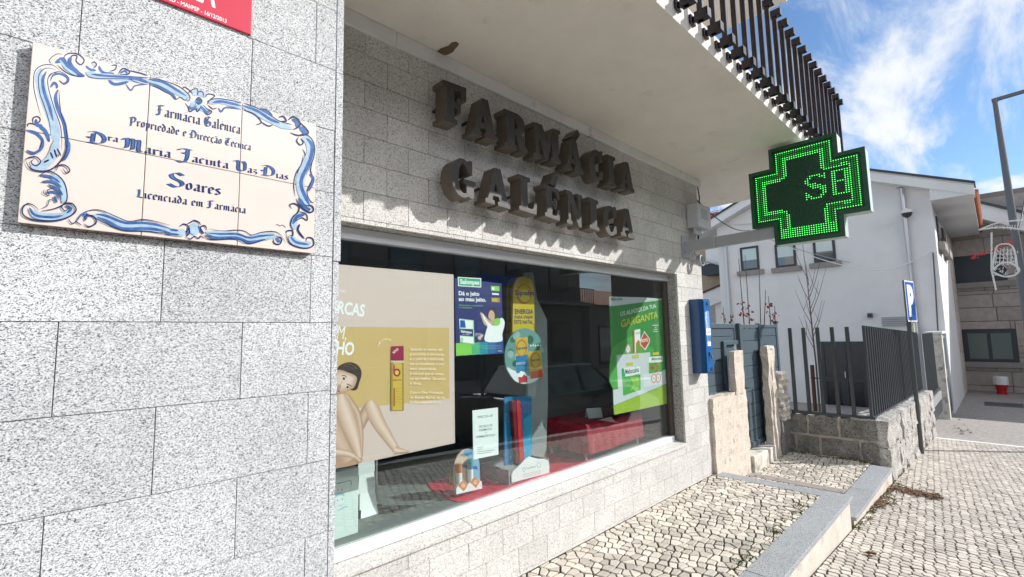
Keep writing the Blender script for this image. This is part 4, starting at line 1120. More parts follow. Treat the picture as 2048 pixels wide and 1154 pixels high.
art.text('Dá o jeito', *zs_((80, 278), (272, 284), (80, 240)), 'white', bold=.035); art.text('ao mau jeito.', *zs_((80, 330), (332, 338), (80, 292)), 'white', bold=.035)
art.text('Alivia dores musculares', *zs_((80, 378), (305, 384), (80, 362)), limep); art.text('e articulares.', *zs_((80, 398), (205, 402), (80, 382)), limep)
art.poly(zs_((378, 192), (456, 196), (456, 242), (380, 238)), limep); art.poly(zs_((384, 205), (410, 206), (410, 230), (386, 228)), 'white')
art.poly(zs_((388, 258), (450, 262), (450, 278), (388, 275)), 'white'); art.poly(zs_((380, 300), (460, 304), (460, 346), (382, 342)), goldd); art.poly(zs_((386, 306), (436, 309), (436, 338), (388, 336)), gold)
art.poly(zs_((325, 560), (285, 470), (280, 440), (300, 445), (350, 500), (400, 540)), skin, 3)
art.poly(zs_((300, 445), (345, 520), (410, 560), (465, 490), (500, 510), (500, 570), (480, 640), (475, 705), (325, 705), (330, 620), (345, 560), (310, 500)), 'white', 3)
art.poly(zs_((345, 470), (358, 415), (395, 398), (435, 425), (442, 475), (425, 500), (390, 520)), hairm, 3); art.poly(zs_((352, 470), (370, 420), (400, 430), (412, 470), (400, 525), (365, 500)), skin, 3)
art.ribbon(zs_((360, 452), (372, 455)), .8, hairm, True, 2); art.ribbon(zs_((368, 488), (380, 490)), .9, lip, True, 2)
art.poly(zs_((350, 500), (400, 530), (440, 520), (410, 560)), skin, 3); art.poly(zs_((402, 505), (455, 492), (460, 545), (415, 562)), limep, 2)
art.poly(zs_((82, 495), (218, 510), (224, 735), (92, 715)), mat('poster_pale_green', (.40, .66, .40), .4)); art.poly(zs_((86, 503), (208, 516), (210, 590), (90, 582)), 'white'); art.poly(zs_((92, 508), (135, 512), (145, 580), (92, 578)), 'pblue')
art.poly(zs_((88, 588), (210, 594), (212, 660), (90, 650)), navyp); art.text('Salonpas', *zs_((98, 622), (198, 632), (98, 598)), 'white', bold=.03); art.text('Pain Relief', *zs_((115, 643), (180, 649), (115, 634)), 'white')
art.poly(zs_((92, 658), (212, 666), (214, 725), (94, 708)), 'white'); art.ellipse(zs_((108, 690))[0], 2.6, 4, grn); art.ellipse(zs_((108, 690))[0], 1.5, 2.5, 'white')
art.poly(zs_((250, 675), (290, 635), (308, 650), (275, 695)), skin3)
for k in range(3): art.ribbon(zs_((228, 630 + 12 * k), (285 - 10 * k, 632 + 12 * k)), .6, 'white', False, 2)
for k in range(3): art.ribbon(zs_((180 + 60 * k, 745 + 14 * k), (470, 742 + 14 * k)), .5, mat('poster_thin_print', (.35, .55, .55), .5), False, 2)
art.text('viatris', *zs_((437, 796), (476, 797), (437, 788)), 'white', bold=.03)
art.build('printed_picture', t)

t = poster('small white typed job notice on plain paper stuck low on the window', [(945, 821), (996, 815), (997, 909), (947, 919)], 'paper', 'paper_notice')
zn = lambda *ps: [(880 + x / 5.017, 780 + y / 5.017) for x, y in ps]
art = Art(pxY(YG)); ink = mat('notice_ink', (.05, .06, .06), .6)
art.text('PRECISA-SE', *zn((378, 285), (528, 265), (377, 262)), ink, bold=.006)
for s_, a, b, c in (('TÉCNICO DE', (388, 382), (526, 362), (388, 360)), ('FARMÁCIA', (394, 415), (520, 398), (393, 394)), ('ou', (452, 432), (466, 430), (452, 424)), ('FARMACÊUTICO', (362, 484), (552, 460), (361, 462))): art.text(s_, *zn(a, b, c), ink, bold=.006)
for k, w in enumerate((60, 50, 165, 140)): art.ribbon(zn((375, 582 + 20 * k), (375 + w, 574 + 20 * k - w * .08)), .7, ink, False, 2)
art.build('printed_text', t)

gr1 = mat('poster_green', (.055, .30, .06), .4); gr2 = mat('poster_yellow_green', (.36, .52, .05), .4); gr3 = mat('poster_bright_green', (.10, .42, .08), .4)
palep = mat('poster_pale_grey', (.66, .68, .70), .4); orng = mat('poster_orange', (.60, .09, .03), .4); yel = mat('poster_yellow', (.68, .60, .05), .4)
t = poster('green poster of white and green medicine boxes at the far end of the window', [(1218, 592), (1327, 600), (1339, 802), (1228, 829)], gr1)
zm_ = lambda *ps: [(1100 + x / 3.394, 560 + y / 3.394) for x, y in ps]
art = Art(pxY(YG))
art.poly(zm_((402, 112), (640, 118), (766, 128), (768, 134), (402, 180)), palep)
art.text('Mebocaína', *zm_((413, 140), (492, 136), (413, 120)), ink, bold=.02)
art.poly(zm_((415, 490), (480, 420), (560, 380), (640, 420), (700, 520), (430, 745)), gr3, 3)
art.text('OS ALIADOS DA TUA', *zm_((478, 246), (720, 188), (478, 216)), 'white', bold=.012, shear=.18); art.text('GARGANTA', *zm_((484, 322), (732, 256), (482, 272)), yel, bold=.012, shear=.18)
art.poly(zm_((452, 510), (678, 490), (690, 640), (800, 598), (805, 700), (432, 852), (428, 745), (462, 740)), palep)
art.poly(zm_((430, 855), (804, 704), (815, 835), (437, 915)), gr2)
art.poly(zm_((633, 640), (790, 615), (795, 700), (635, 725)), mat('poster_white_grey', (.76, .77, .79), .4))
art.poly(zm_((485, 600), (612, 580), (615, 745), (497, 786)), gr3); art.poly(zm_((480, 600), (612, 582), (612, 640), (484, 660)), 'white'); art.poly(zm_((484, 602), (500, 598), (512, 655), (486, 658)), grn)
art.text('Mebocaína', *zm_((512, 640), (603, 622), (510, 606)), ink, bold=.02); art.text('forte', *zm_((576, 650), (604, 645), (576, 636)), grn)
for k in range(3): art.poly(zm_((545 + k * 18, 660), (560 + k * 18, 657), (582 + k * 14, 700), (560 + k * 18, 745), (545 + k * 18, 750), (566 + k * 14, 705)), [limep, gr2, limep][k])
art.poly(zm_((670, 520), (764, 516), (766, 620), (672, 636)), gr3); art.poly(zm_((668, 522), (764, 516), (765, 556), (670, 562)), 'white'); art.text('Mebocaína', *zm_((690, 546), (760, 540), (690, 526)), ink, bold=.02); art.poly(zm_((715, 562), (740, 590), (718, 628), (708, 630), (728, 592), (706, 564)), orng)
art.ellipse(zm_((692, 595))[0], 4, 5, mat('poster_dark_orange', (.4, .12, .02), .5))
for c in ((528, 468), (703, 668), (734, 665)): art.ellipse(zm_(c)[0], 5.4, 9.5, 'white'); art.ellipse(zm_(c)[0], 5, 9, orng); art.ellipse(zm_(c)[0], 3.8, 7.4, 'white'); art.ribbon(zm_((c[0] - 4, c[1] - 12), (c[0] + 4, c[1] + 12)), 1.6, orng, True, 2)
art.poly(zm_((570, 340), (610, 332), (614, 488), (572, 496)), 'white'); art.poly(zm_((562, 345), (572, 338), (574, 496), (565, 490)), orng); art.poly(zm_((580, 430), (598, 405), (618, 432), (616, 488), (582, 494)), mat('poster_amber', (.62, .25, .03), .4)); art.poly(zm_((584, 450), (598, 430), (614, 452), (612, 486), (584, 492)), gr3)
art.text('Mebocaína', *zm_((580, 366), (610, 362), (580, 356)), ink)
art.poly(zm_((608, 415), (638, 345), (676, 400), (674, 425), (645, 478), (610, 440)), 'white'); art.poly(zm_((613, 415), (638, 355), (671, 400), (669, 422), (643, 468), (614, 436)), orng); art.text('NOVO', *zm_((617, 424), (664, 416), (617, 402)), 'white', bold=.03)
for a in ((558, 512), (694, 492), (518, 562)): art.poly(zm_(a, (a[0] + 42, a[1] - 4), (a[0] + 44, a[1] + 16), (a[0] + 2, a[1] + 20)), yel)
for k, w in enumerate((44, 12, 26, 34)): art.ribbon(zm_((714 - w / 2, 308 + 14 * k), (714 + w / 2, 306 + 14 * k)), 1.4, 'white', False, 2)
art.build('printed_picture', t)

# ------------------------------------------------------------------ floor displays
t = thing('display_totem', 'tall yellow and blue cardboard display totem with a round winter picture on its front', 'display stand', (2.42, .4, .38))
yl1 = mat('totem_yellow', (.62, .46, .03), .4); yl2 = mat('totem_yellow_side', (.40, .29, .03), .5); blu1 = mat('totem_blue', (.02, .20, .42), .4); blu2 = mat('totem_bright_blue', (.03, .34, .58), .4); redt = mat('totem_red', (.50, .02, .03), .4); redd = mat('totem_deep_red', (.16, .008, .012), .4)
zt = lambda *ps: [(900 + x / 4.617, 530 + y / 4.617) for x, y in ps]; ze = lambda *ps: [(880 + x / 5.017, 780 + y / 5.017) for x, y in ps]
YT = .35
top = zt((576, 640), (584, 260), (590, 190), (608, 140), (640, 112), (682, 106), (725, 118), (758, 150), (776, 200), (782, 640))
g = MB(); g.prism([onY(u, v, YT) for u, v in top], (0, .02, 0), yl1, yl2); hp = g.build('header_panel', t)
art = Art(pxY(YT)); ring = mat('totem_orange_ring', (.58, .20, .03), .4)
c0 = zt((683, 268))[0]; art.ellipse(c0, 15.5, 20, ring); art.ellipse((c0[0] + .6, c0[1] - 1), 12, 16.5, yl1); art.ellipse((c0[0] + 2, c0[1] + 4), 11, 12, mat('totem_glow', (.70, .56, .10), .4))
navt = mat('totem_navy_print', (.02, .03, .12), .4)
art.text('Supradyn', *zt((600, 276), (774, 280), (600, 230)), navt, bold=.02); art.text('ENERGIA', *zt((598, 452), (770, 450), (598, 408)), navt, bold=.03); art.text('PARA VIAJAR', *zt((596, 496), (768, 494), (596, 466)), navt, bold=.02); art.text('ESTE NATAL', *zt((595, 544), (768, 543), (595, 510)), navt, bold=.02)
art.build('header_print', hp)
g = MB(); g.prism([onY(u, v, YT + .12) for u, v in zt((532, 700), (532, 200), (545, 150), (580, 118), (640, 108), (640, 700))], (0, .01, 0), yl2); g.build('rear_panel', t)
g = MB(); g.prism([onY(u, v, YT + .14) for u, v in [(1050, 545), (1066, 545), (1075, 600), (1094, 640), (1096, 790), (1092, 925), (1060, 935)]], (0, .02, 0), mat('totem_grey_board', (.30, .33, .33), .5)); g.build('grey_back_board', t)
g = MB(); g.prism([onY(u, v, YT + .03) for u, v in ze((648, 70), (920, 60), (918, 640), (900, 690), (650, 760))], (0, .012, 0), blu1); bp_ = g.build('blue_panel', t)
art = Art(pxY(YT + .03)); art.poly(ze((835, 300), (922, 230), (922, 660), (842, 690)), blu2); art.poly(ze((700, 470), (740, 440), (770, 740), (700, 755)), blu2)
rnd = random.Random(5)
for k in range(26): art.ellipse(ze((rnd.uniform(660, 910), rnd.uniform(120, 700)))[0], rnd.uniform(.3, 1.0), rnd.uniform(.3, 1.0), 'white', 8)
art.build('snow_print', bp_)
g = MB(); g.prism([onY(u, v, YT - .01) for u, v in ze((768, 105), (804, 105), (848, 700), (800, 728))], (0, .03, 0), redt); g.prism([onY(u, v, YT - .006) for u, v in ze((722, 110), (768, 105), (800, 728), (770, 755))], (0, .03, 0), redd); g.build('red_ribbon', t)
YD = YT - .03
g = MB(); el = []
for k in range(36):
    a = 2 * math.pi * k / 36; el.append(onY(1050 + 40.5 * math.cos(a), 712.5 + 56 * math.sin(a), YD))
g.prism(el, (0, .012, 0), mat('disc_winter_green', (.16, .33, .30), .35)); dk = g.build('round_picture', t)
art = Art(pxY(YD)); snow = mat('disc_snow', (.75, .80, .82), .4); pine = mat('disc_pine', (.03, .14, .09), .4)
for k in range(16): a = rnd.uniform(0, 6.28); r_ = rnd.uniform(.5, .9); art.ellipse((1050 + 36 * r_ * math.cos(a), 700 + 44 * r_ * math.sin(a)), rnd.uniform(3, 8), rnd.uniform(3, 9), [pine, mat('disc_mist', (.32, .47, .46), .4)][k % 2])
art.poly([(1013, 735), (1030, 742), (1060, 752), (1086, 742), (1078, 756), (1062, 766), (1045, 767), (1028, 760)], snow, 3)
art.poly(zt((605, 672), (718, 664), (716, 830), (708, 985), (610, 1000)), gold); art.poly(zt((607, 840), (714, 826), (708, 988), (612, 1000)), blu1); art.ellipse(zt((660, 765))[0], 10.8, 17, ring); art.ellipse(zt((660, 768))[0], 8.5, 14, gold); art.text('Supradyn', *zt((612, 782), (712, 776), (612, 754)), navt, bold=.02); art.text('ENERGY 50+', *zt((612, 922), (700, 914), (612, 900)), 'white')
art.poly(zt((718, 800), (838, 784), (860, 1035), (738, 1052)), gold); art.poly(zt((738, 985), (852, 965), (860, 1035), (744, 1052)), orng); art.ellipse(zt((786, 880))[0], 10.5, 16, ring); art.ellipse(zt((788, 880))[0], 8, 13, gold); art.text('Supradyn', *zt((748, 893), (826, 882), (748, 868)), navt, bold=.02)
art.poly(zt((628, 1030), (680, 1008), (712, 1030), (712, 1082), (636, 1090)), redt); art.poly(zt((618, 1032), (650, 978), (690, 990), (712, 1032), (680, 1010), (660, 1036)), 'white')
for k in range(5): art.ellipse(zt((745 + 22 * k, 745 - 3 * (k % 2)))[0], 1.6, 2.0, 'white', 8)
art.build('disc_print', dk)
Bf = [onZ(u, v, .38, ) for u, v in ((1021, 968), (1100, 941))]
g = MB()
by0, by1 = .30, .58; bx0, bx1 = 2.20, 2.60
g.box(bx0, bx1, by0 + .01, by1, .381, .40, 'greymetal'); g.box(bx0, bx0 + .012, by0 + .01, by1, .40, .475, 'greymetal'); g.box(bx0 + .012, bx1, by1 - .012, by1, .40, .475, 'greymetal'); g.box(bx1 - .012, bx1, by0 + .01, by1 - .012, .40, .475, 'greymetal')
g.build('tray', t)
lipo = ze((722, 930), (718, 860), (730, 820), (770, 785), (820, 735), (860, 690), (900, 668), (940, 680), (990, 692), (1050, 690), (1085, 708), (1098, 760), (1096, 832))
g = MB(); g.prism([onY(u, v, by0) for u, v in lipo], (0, .008, 0), 'white'); lo = g.build('white_front_lip', t)
art = Art(pxY(by0)); gi = mat('lip_print', (.25, .32, .32), .5)
art.text('TopAtlântico', *ze((862, 796), (960, 775), (862, 778)), gi, bold=.02); art.ellipse(ze((842, 797))[0], 3.0, 4.2, gi); art.ellipse(ze((842, 797))[0], 2.1, 3.2, 'white'); art.ellipse(ze((990, 752))[0], 3.8, 6, gi); art.ellipse(ze((990, 752))[0], 3.1, 5.2, 'white')
for k in range(3): art.ribbon(ze((830, 850 + 14 * k), (1010, 806 + 14 * k)), .5, gi, False, 2)
art.build('lip_print', lo)

t = thing('counter_display', 'small arched cardboard counter display holding two tubes with orange diamond badges', 'product display', (1.91, .38, .38))
YC = .385; cardp = mat('counter_card_peach', (.66, .52, .40), .5); cardb = mat('counter_card_blue', (.20, .42, .62), .5); orb = mat('badge_orange', (.66, .17, .02), .4)
zc = ze
g = MB(); g.prism([onY(u, v, YC) for u, v in zc((140, 1000), (140, 800), (150, 720), (180, 650), (225, 605), (280, 590), (335, 602), (378, 660), (398, 740), (402, 950))], (0, .008, 0), cardp); cbk = g.build('back_card', t)
art = Art(pxY(YC)); art.poly(zc((235, 640), (250, 600), (280, 592), (335, 604), (378, 662), (398, 740), (400, 945), (300, 960), (300, 700)), cardb); art.text('INFLAMAÇÃO', *zc((210, 662), (322, 640), (210, 645)), navt, bold=.02); art.text('LOCAL', *zc((235, 672), (290, 660), (235, 658)), navt, bold=.02); art.poly(zc((215, 745), (375, 765), (375, 800), (220, 775)), 'pblue'); art.build('card_print', cbk)
g = MB(); g.prism([onY(u, v, YC + .05) for u, v in zc((80, 950), (95, 830), (130, 780), (145, 960))], (0, .006, 0), goldd); g.build('side_card', t)
YCf = .345
g = MB(); g.prism([onY(u, v, YCf) for u, v in zc((165, 1048), (163, 990), (195, 950), (230, 900), (280, 950), (315, 925), (352, 868), (400, 912), (420, 915), (422, 988))], (0, .006, 0), 'paper'); fl = g.build('front_tray', t)
art = Art(pxY(YCf))
for c in ((234, 960), (355, 925)):
    art.poly(zc((c[0] - 48, c[1] + 5), (c[0] - 6, c[1] - 58), (c[0] + 46, c[1] - 6), (c[0] + 4, c[1] + 58)), orb)
    art.poly(zc((c[0] - 36, c[1] + 4), (c[0] - 5, c[1] - 44), (c[0] + 35, c[1] - 5), (c[0] + 3, c[1] + 44)), mat('badge_inner', (.72, .30, .08), .4)); 
    for k in range(3): art.ribbon(zc((c[0] - 18, c[1] - 12 + 14 * k), (c[0] + 18, c[1] - 18 + 14 * k)), .8, 'white', False, 2)
art.build('badge_print', fl)
for (a, b, c, d, m1, m2) in ((190, 735, 940, 26, 'paper', orb), (305, 690, 915, 26, 'paper', tealp)):
    A = onY(*zc((a, c))[0], YC - .02); B = onY(*zc((a, b))[0], YC - .02); g = MB(); r_ = .018; h_ = B.z - A.z
    g.lathe([(r_, 0), (r_, h_ * .55)], (A.x, YC - .02, A.z), m1, 12); g.lathe([(r_ * 1.05, 0), (r_ * 1.05, h_ * .42), (r_ * .8, h_ * .45)], (A.x, YC - .02, A.z + h_ * .555), m2, 12); g.build('product_tube', t)

# red glitter cloth on the display floor
cl = [onZ(u, v, .381) for u, v in ((915, 1004), (855, 968), (905, 952), (960, 938), (1105, 905), (1190, 912), (1135, 938), (1010, 980))]
g = MB(); pts = spline([(p.x, p.y) for p in cl], 4, True); g.prism([(x, y, .379) for x, y in pts], (0, 0, .004), 'redglitter'); tag(g.build('glitter_cloth'), 'glittery red cloth spread on the display floor behind the glass', 'cloth')

# table with red cloth, tent card
def table():
    x0, x1, y0, y1, zt_ = 2.99, 3.80, .27, .68, .66
    t = thing('low_table', 'low table with thin white legs under a dark red cloth', 'table', ((x0 + x1) / 2, (y0 + y1) / 2, .38))
    g = MB(); g.box(x0 + .01, x1 - .01, y0 + .01, y1 - .01, zt_ - .025, zt_ - .004, 'greymetal'); g.build('tabletop', t)
    for x in (x0 + .03, x1 - .03):
        for y in (y0 + .03, y1 - .03):
            g = MB(); g.tube([(x, y, .379), (x, y, zt_ - .026)], .008, 'hydwhite', 8); g.build('leg', t)
    g = MB(); n = 28; m = 20; rnd = random.Random(3)
    per = []
    for i in range(n): per.append((x0 + (x1 - x0) * i / n, y0, 0, -1, i))
    for i in range(m): per.append((x1, y0 + (y1 - y0) * i / m, 1, 0, i))
    for i in range(n): per.append((x1 - (x1 - x0) * i / n, y1, 0, 1, i))
    for i in range(m): per.append((x0, y1 - (y1 - y0) * i / m, -1, 0, i))
    k = len(per); rings = [[], [], [], []]
    for q, (x, y, nx, ny, i) in enumerate(per):
        w = .35 + .3 * math.sin(q * 1.35) * math.sin(q * .37 + 1); hang = .215 + .008 * math.sin(q * .21) + .006 * rnd.random()
        for r, (o_, d) in enumerate(((-.004, 0), (.006, .012), (.012 + .012 * w, hang * .55), (.014 + .026 * w, hang))): rings[r].append((x + nx * o_, y + ny * o_, zt_ - d))
    vs = sum(rings, []); fs = [tuple(range(k))]
    for r in range(3): fs += [(r * k + q, r * k + (q + 1) % k, (r + 1) * k + (q + 1) % k, (r + 1) * k + q) for q in range(k)]
    g.add(vs, fs, 'redcloth'); o = g.build('table_cover'); md = o.modifiers.new('thick', 'SOLIDIFY'); md.thickness = .003
    tag(o, 'dark red velvet cloth draped over the low table in the window', 'tablecloth')
    g = MB(); P = onZ(1188, 834, zt_ + .003); c, s_ = math.cos(-.5), math.sin(-.5); w, h, d = .13, .075, .035
    R_ = lambda a, b, z: (P.x + a * c - b * s_, P.y + a * s_ + b * c, zt_ + .001 + z)
    g.poly([R_(-w / 2, -d, 0), R_(w / 2, -d, 0), R_(w / 2, 0, h), R_(-w / 2, 0, h)], 'paper'); g.poly([R_(-w / 2, d, 0), R_(w / 2, d, 0), R_(w / 2, 0, h), R_(-w / 2, 0, h)], 'paper')
    o = g.build('tent_card'); md = o.modifiers.new('thick', 'SOLIDIFY'); md.thickness = .002
    tag(o, 'small folded white tent card standing on the red tablecloth', 'card')


table()
# white curved card stand + mint box
g = MB(); P = [(1.27, .50), (1.375, .50)]
prof = [(.38, .0), (.42, .015), (.50, .035), (.60, .045), (.72, .045), (.80, .045)]
for (za, oa), (zb, ob) in zip(prof[:-1], prof[1:]): g.poly([(1.265, .50 + oa, za), (1.37, .50 + oa, za), (1.365, .50 + ob, zb), (1.275, .50 + ob, zb)], 'paper')
o = g.build('curved_card'); md = o.modifiers.new('thick', 'SOLIDIFY'); md.thickness = .003; tag(o, 'narrow curved white card strip standing beside the mint box', 'card')
t = thing('gift_box', 'pale mint box with a blue hatted face printed on it, behind the big poster', 'box', (.9, .34, .38))
bxr = onY(717, 1000, .34); g = MB(); g.box(.66, bxr.x, .34, .50, .379, .70, 'mint'); bx = g.build('carton', t, bevel=.004)
art = Art(pxY(.34)); zb_ = lambda *ps: [(640 + x / 5.77, 954 + y / 5.77) for x, y in ps]; bl = mat('box_pale_blue', (.32, .58, .66), .5)
art.poly(zb_((155, 245), (180, 190), (225, 175), (272, 190), (282, 215), (220, 215), (170, 245)), bl, 3); art.ellipse(zb_((208, 150))[0], 1, 1.5, navt); art.ellipse(zb_((250, 148))[0], 1, 1.5, navt)
art.ellipse(zb_((204, 270))[0], .9, 1.3, navt); art.ellipse(zb_((256, 256))[0], .9, 1.3, navt); art.ribbon(zb_((205, 320), (235, 335), (262, 310)), 1.2, bl); art.ribbon(zb_((150, 72), (220, 70), (340, 42), (360, 60), (360, 95)), 1.0, navt, False)
art.poly(zb_((208, 68), (236, 66), (222, 84)), navt); art.ribbon(zb_((200, 390), (240, 370), (300, 340), (320, 350)), 2.5, bl); art.build('box_print', bx)
g = MB(); g.tube([(1.42, .62, .379), (1.42, .62, .66)], .007, 'steel', 8); g.lathe([(.04, 0), (.04, .008)], (1.42, .62, .379), 'steel', 14); tag(g.build('chrome_stand'), 'thin chrome rod stand on the display floor near the white card', 'stand')

# ------------------------------------------------------------------ gate wall beside the shop
def rough_box(mb, x0, x1, y0, y1, z0, z1, mt, amp=0.012, step=0.07, seed=0, taper=0):
    """box with gridded, slightly lumpy faces"""
    rnd = random.Random(seed); nx = max(1, round((x1 - x0) / step)); ny = max(1, round((y1 - y0) / step)); nz = max(1, round((z1 - z0) / step)); idx = {}; vs = []; fs = []

    def V(i, j, k):
        q = (i, j, k)
        if q not in idx:
            idx[q] = len(vs); r = lambda: rnd.uniform(-amp, amp)
            vs.append((x0 + (x1 - x0) * i / nx + r(), y0 + (y1 - y0) * j / ny + r(), z0 + (z1 - z0) * k / nz + (r() if k else 0)))
        return idx[q]
    for i in range(nx):
        for k in range(nz): fs += [(V(i, 0, k), V(i + 1, 0, k), V(i + 1, 0, k + 1), V(i, 0, k + 1)), (V(i, ny, k), V(i, ny, k + 1), V(i + 1, ny, k + 1), V(i + 1, ny, k))]
    for j in range(ny):
        for k in range(nz): fs += [(V(0, j, k), V(0, j, k + 1), V(0, j + 1, k + 1), V(0, j + 1, k)), (V(nx, j, k), V(nx, j + 1, k), V(nx, j + 1, k + 1), V(nx, j, k + 1))]
    for i in range(nx):
        for j in range(ny): fs += [(V(i, j, nz), V(i + 1, j, nz), V(i + 1, j + 1, nz), V(i, j + 1, nz)), (V(i, j, 0), V(i, j + 1, 0), V(i + 1, j + 1, 0), V(i + 1, j, 0))]
    mb.add(vs, fs, mt)


t = thing('gate_wall', 'rough pinkish rendered wall stump with a squared pillar beside the shop corner', 'wall', (5.1, 0, -.15))
g = MB(); rough_box(g, 4.60, 5.12, -.035, .12, -.3, .705, 'pink', .006, .06, 1); rough_box(g, 5.05, 5.49, -.03, .13, -.3, .71, 'pink', .007, .06, 2); g.build('wall_body', t, smooth=False)
g = MB(); rough_box(g, 5.18, 5.43, -.04, .02, .69, 1.14, 'pink', .006, .06, 3); g.build('pillar', t)
t = thing('gate_pillar', 'weathered rough concrete pillar standing between the slatted gate and the wavy stone', 'pillar', (6.2, 0, -.15))
g = MB(); rough_box(g, 6.20, 6.45, -.045, .03, -.3, 1.135, 'pink', .009, .07, 4); g.build('shaft', t)
g = MB(); rough_box(g, 6.195, 6.455, -.05, .035, 1.125, 1.16, 'concrete', .006, .08, 5); g.build('cap', t)
g = MB(); rough_box(g, 5.50, 6.22, -.06, .12, -.3, .0, 'concrete', .006, .1, 6); tag(g.build('gate_step', bevel=.01), 'worn pale concrete step under the slatted grey gate', 'step')


def slat_panel(parent, x0, x1, y, z0, z1, n, name='panel'):
    g = MB(); h = (z1 - z0) / n
    for k in range(n): g.box(x0, x1, y, y + .018, z0 + k * h + .003, z0 + (k + 1) * h - .003, 'anthracite')
    g.box(x0, x1, y + .0185, y + .022, z0, z1, 'winframe'); return g.build(name, parent, bevel=.003)


t = thing('side_fence_panel', 'blue grey slatted fence panel above the pinkish wall, stepped round its pillar', 'fence panel', (5.0, .13, .7))
slat_panel(t, 4.63, 5.60, .11, .66, 1.42, 6)
g = MB(); g.box(4.60, 5.66, .098, .109, 1.385, 1.435, 'anthracite'); g.box(5.60, 5.66, .0975, .109, 1.21, 1.385, 'anthracite'); g.box(5.24, 5.30, .080, .108, .66, 1.20, 'anthracite'); g.box(5.24, 5.66, .0802, .108, 1.20, 1.245, 'anthracite'); g.box(4.60, 5.24, .0968, .109, .66, .72, 'anthracite'); g.build('panel_frame', t, bevel=.003)
t = thing('gate', 'blue grey horizontal slatted metal gate above the concrete step', 'gate', (5.8, .08, .02))
slat_panel(t, 5.72, 6.31, .085, .05, 1.38, 9, 'slats')
g = MB(); g.box(5.66, 5.72, .06, .11, .01, 1.44, 'anthracite'); g.box(6.31, 6.38, .06, .11, .01, 1.44, 'anthracite'); g.box(5.72, 6.31, .070, .105, 1.385, 1.425, 'anthracite'); g.box(5.72, 6.31, .070, .105, .012, .07, 'anthracite'); g.build('gate_frame', t, bevel=.003)
g = MB(); g.box(5.73, 5.77, .062, .085, .69, .71, 'winframe'); g.box(5.735, 5.82, .052, .062, .692, .708, 'winframe'); g.build('handle', t, bevel=.002)
t = thing('side_fence_panel', 'short blue grey slatted fence panel behind the weathered concrete pillar', 'fence panel', (6.5, .14, .7))
slat_panel(t, 6.44, 7.10, .11, .42, 1.42, 7)
g = MB(); g.box(6.40, 6.45, .10, .109, .42, 1.44, 'anthracite'); g.box(7.08, 7.15, .10, .13, -.1, 1.44, 'anthracite'); g.box(6.45, 7.08, .101, .109, 1.385, 1.425, 'anthracite'); g.build('panel_frame', t, bevel=.003)
g = MB()
for x in (7.115, ): g.box(x - .04, x + .04, .09, .14, 1.442, 1.475, 'winframe')
# caps belong to the posts of the gate
g.build('post_cap', t, bevel=.003)

# wavy stone stub
g = MB(); rnd = random.Random(8); lay = 15; xx = 6.50; vs = []; fs = []
nz = 26
rows = []
for k in range(nz + 1):
    z = .24 + (.82 - .24) * k / nz; wob = .035 * math.sin(k * .75) + .02 * math.sin(k * 1.9 + 1); row = []
    for i in range(13):
        f = i / 12; rib = .014 * (1 if i % 2 else -1)
        row.append((6.50 + .30 * f + wob * (.4 + .6 * f), -.06 - rib - .02 * math.sin(f * 3.1) - .012 * math.sin(k * .8 + i), z))
    for i in range(12, -1, -1): row.append((6.50 + .30 * i / 12 + wob * (.4 + .6 * i / 12), .12, z))
    rows.append(row)
m_ = len(rows[0]); vs = sum(rows, [])
for k in range(nz): fs += [(k * m_ + i, k * m_ + (i + 1) % m_, (k + 1) * m_ + (i + 1) % m_, (k + 1) * m_ + i) for i in range(m_)]
fs.append(tuple(nz * m_ + i for i in range(m_))); g.add(vs, fs, 'concrete')
rough_box(g, 6.46, 6.80, -.06, .12, -.3, .25, 'rubble', .01, .08, 12)
tag(g.build('wavy_stone'), 'wavy ribbed pale stone stub at the end of the low wall, next to the gate', 'stone')

# ------------------------------------------------------------------ low granite wall + fence
def ztop(x): return .305 - .030 * (x - 6.8)


t = thing('low_stone_wall', 'low wall of rough granite blocks carrying the charcoal bar fence', 'wall', (7, -.9, -.4))
g = MB(); g.box(6.812, 7.12, -.95, .1, -.6, .285, 'mortar')
for a, b in zip(range(0, 11), range(1, 12)):
    xa, xb = 6.83 + a * .47, 6.83 + b * .47; g.hexa([(xa, -1.0, zs(xa) - .3), (xb, -1.0, zs(xb) - .3), (xb, -.72, zs(xb) - .3), (xa, -.72, zs(xa) - .3)], [(xa, -1.0, ztop(xa) - .03), (xb, -1.0, ztop(xb) - .03), (xb, -.72, ztop(xb) - .03), (xa, -.72, ztop(xa) - .03)], 'mortar')
g.build('mortar_core', t)
g = MB(); rnd = random.Random(21)
for (ys, za, zb) in (([-.965, -.58, -.26, .08], .06, .295), ([-.965, -.78, -.38, -.12, .08], -.30, .05)):
    for a, b in zip(ys[:-1], ys[1:]): rough_box(g, 6.795, 7.10, a + .014, b - .014, za + .010, zb - .008, 'rubble', .008, .06, rnd.randint(0, 999))
g.build('end_blocks', t)
g = MB(); x = 6.80
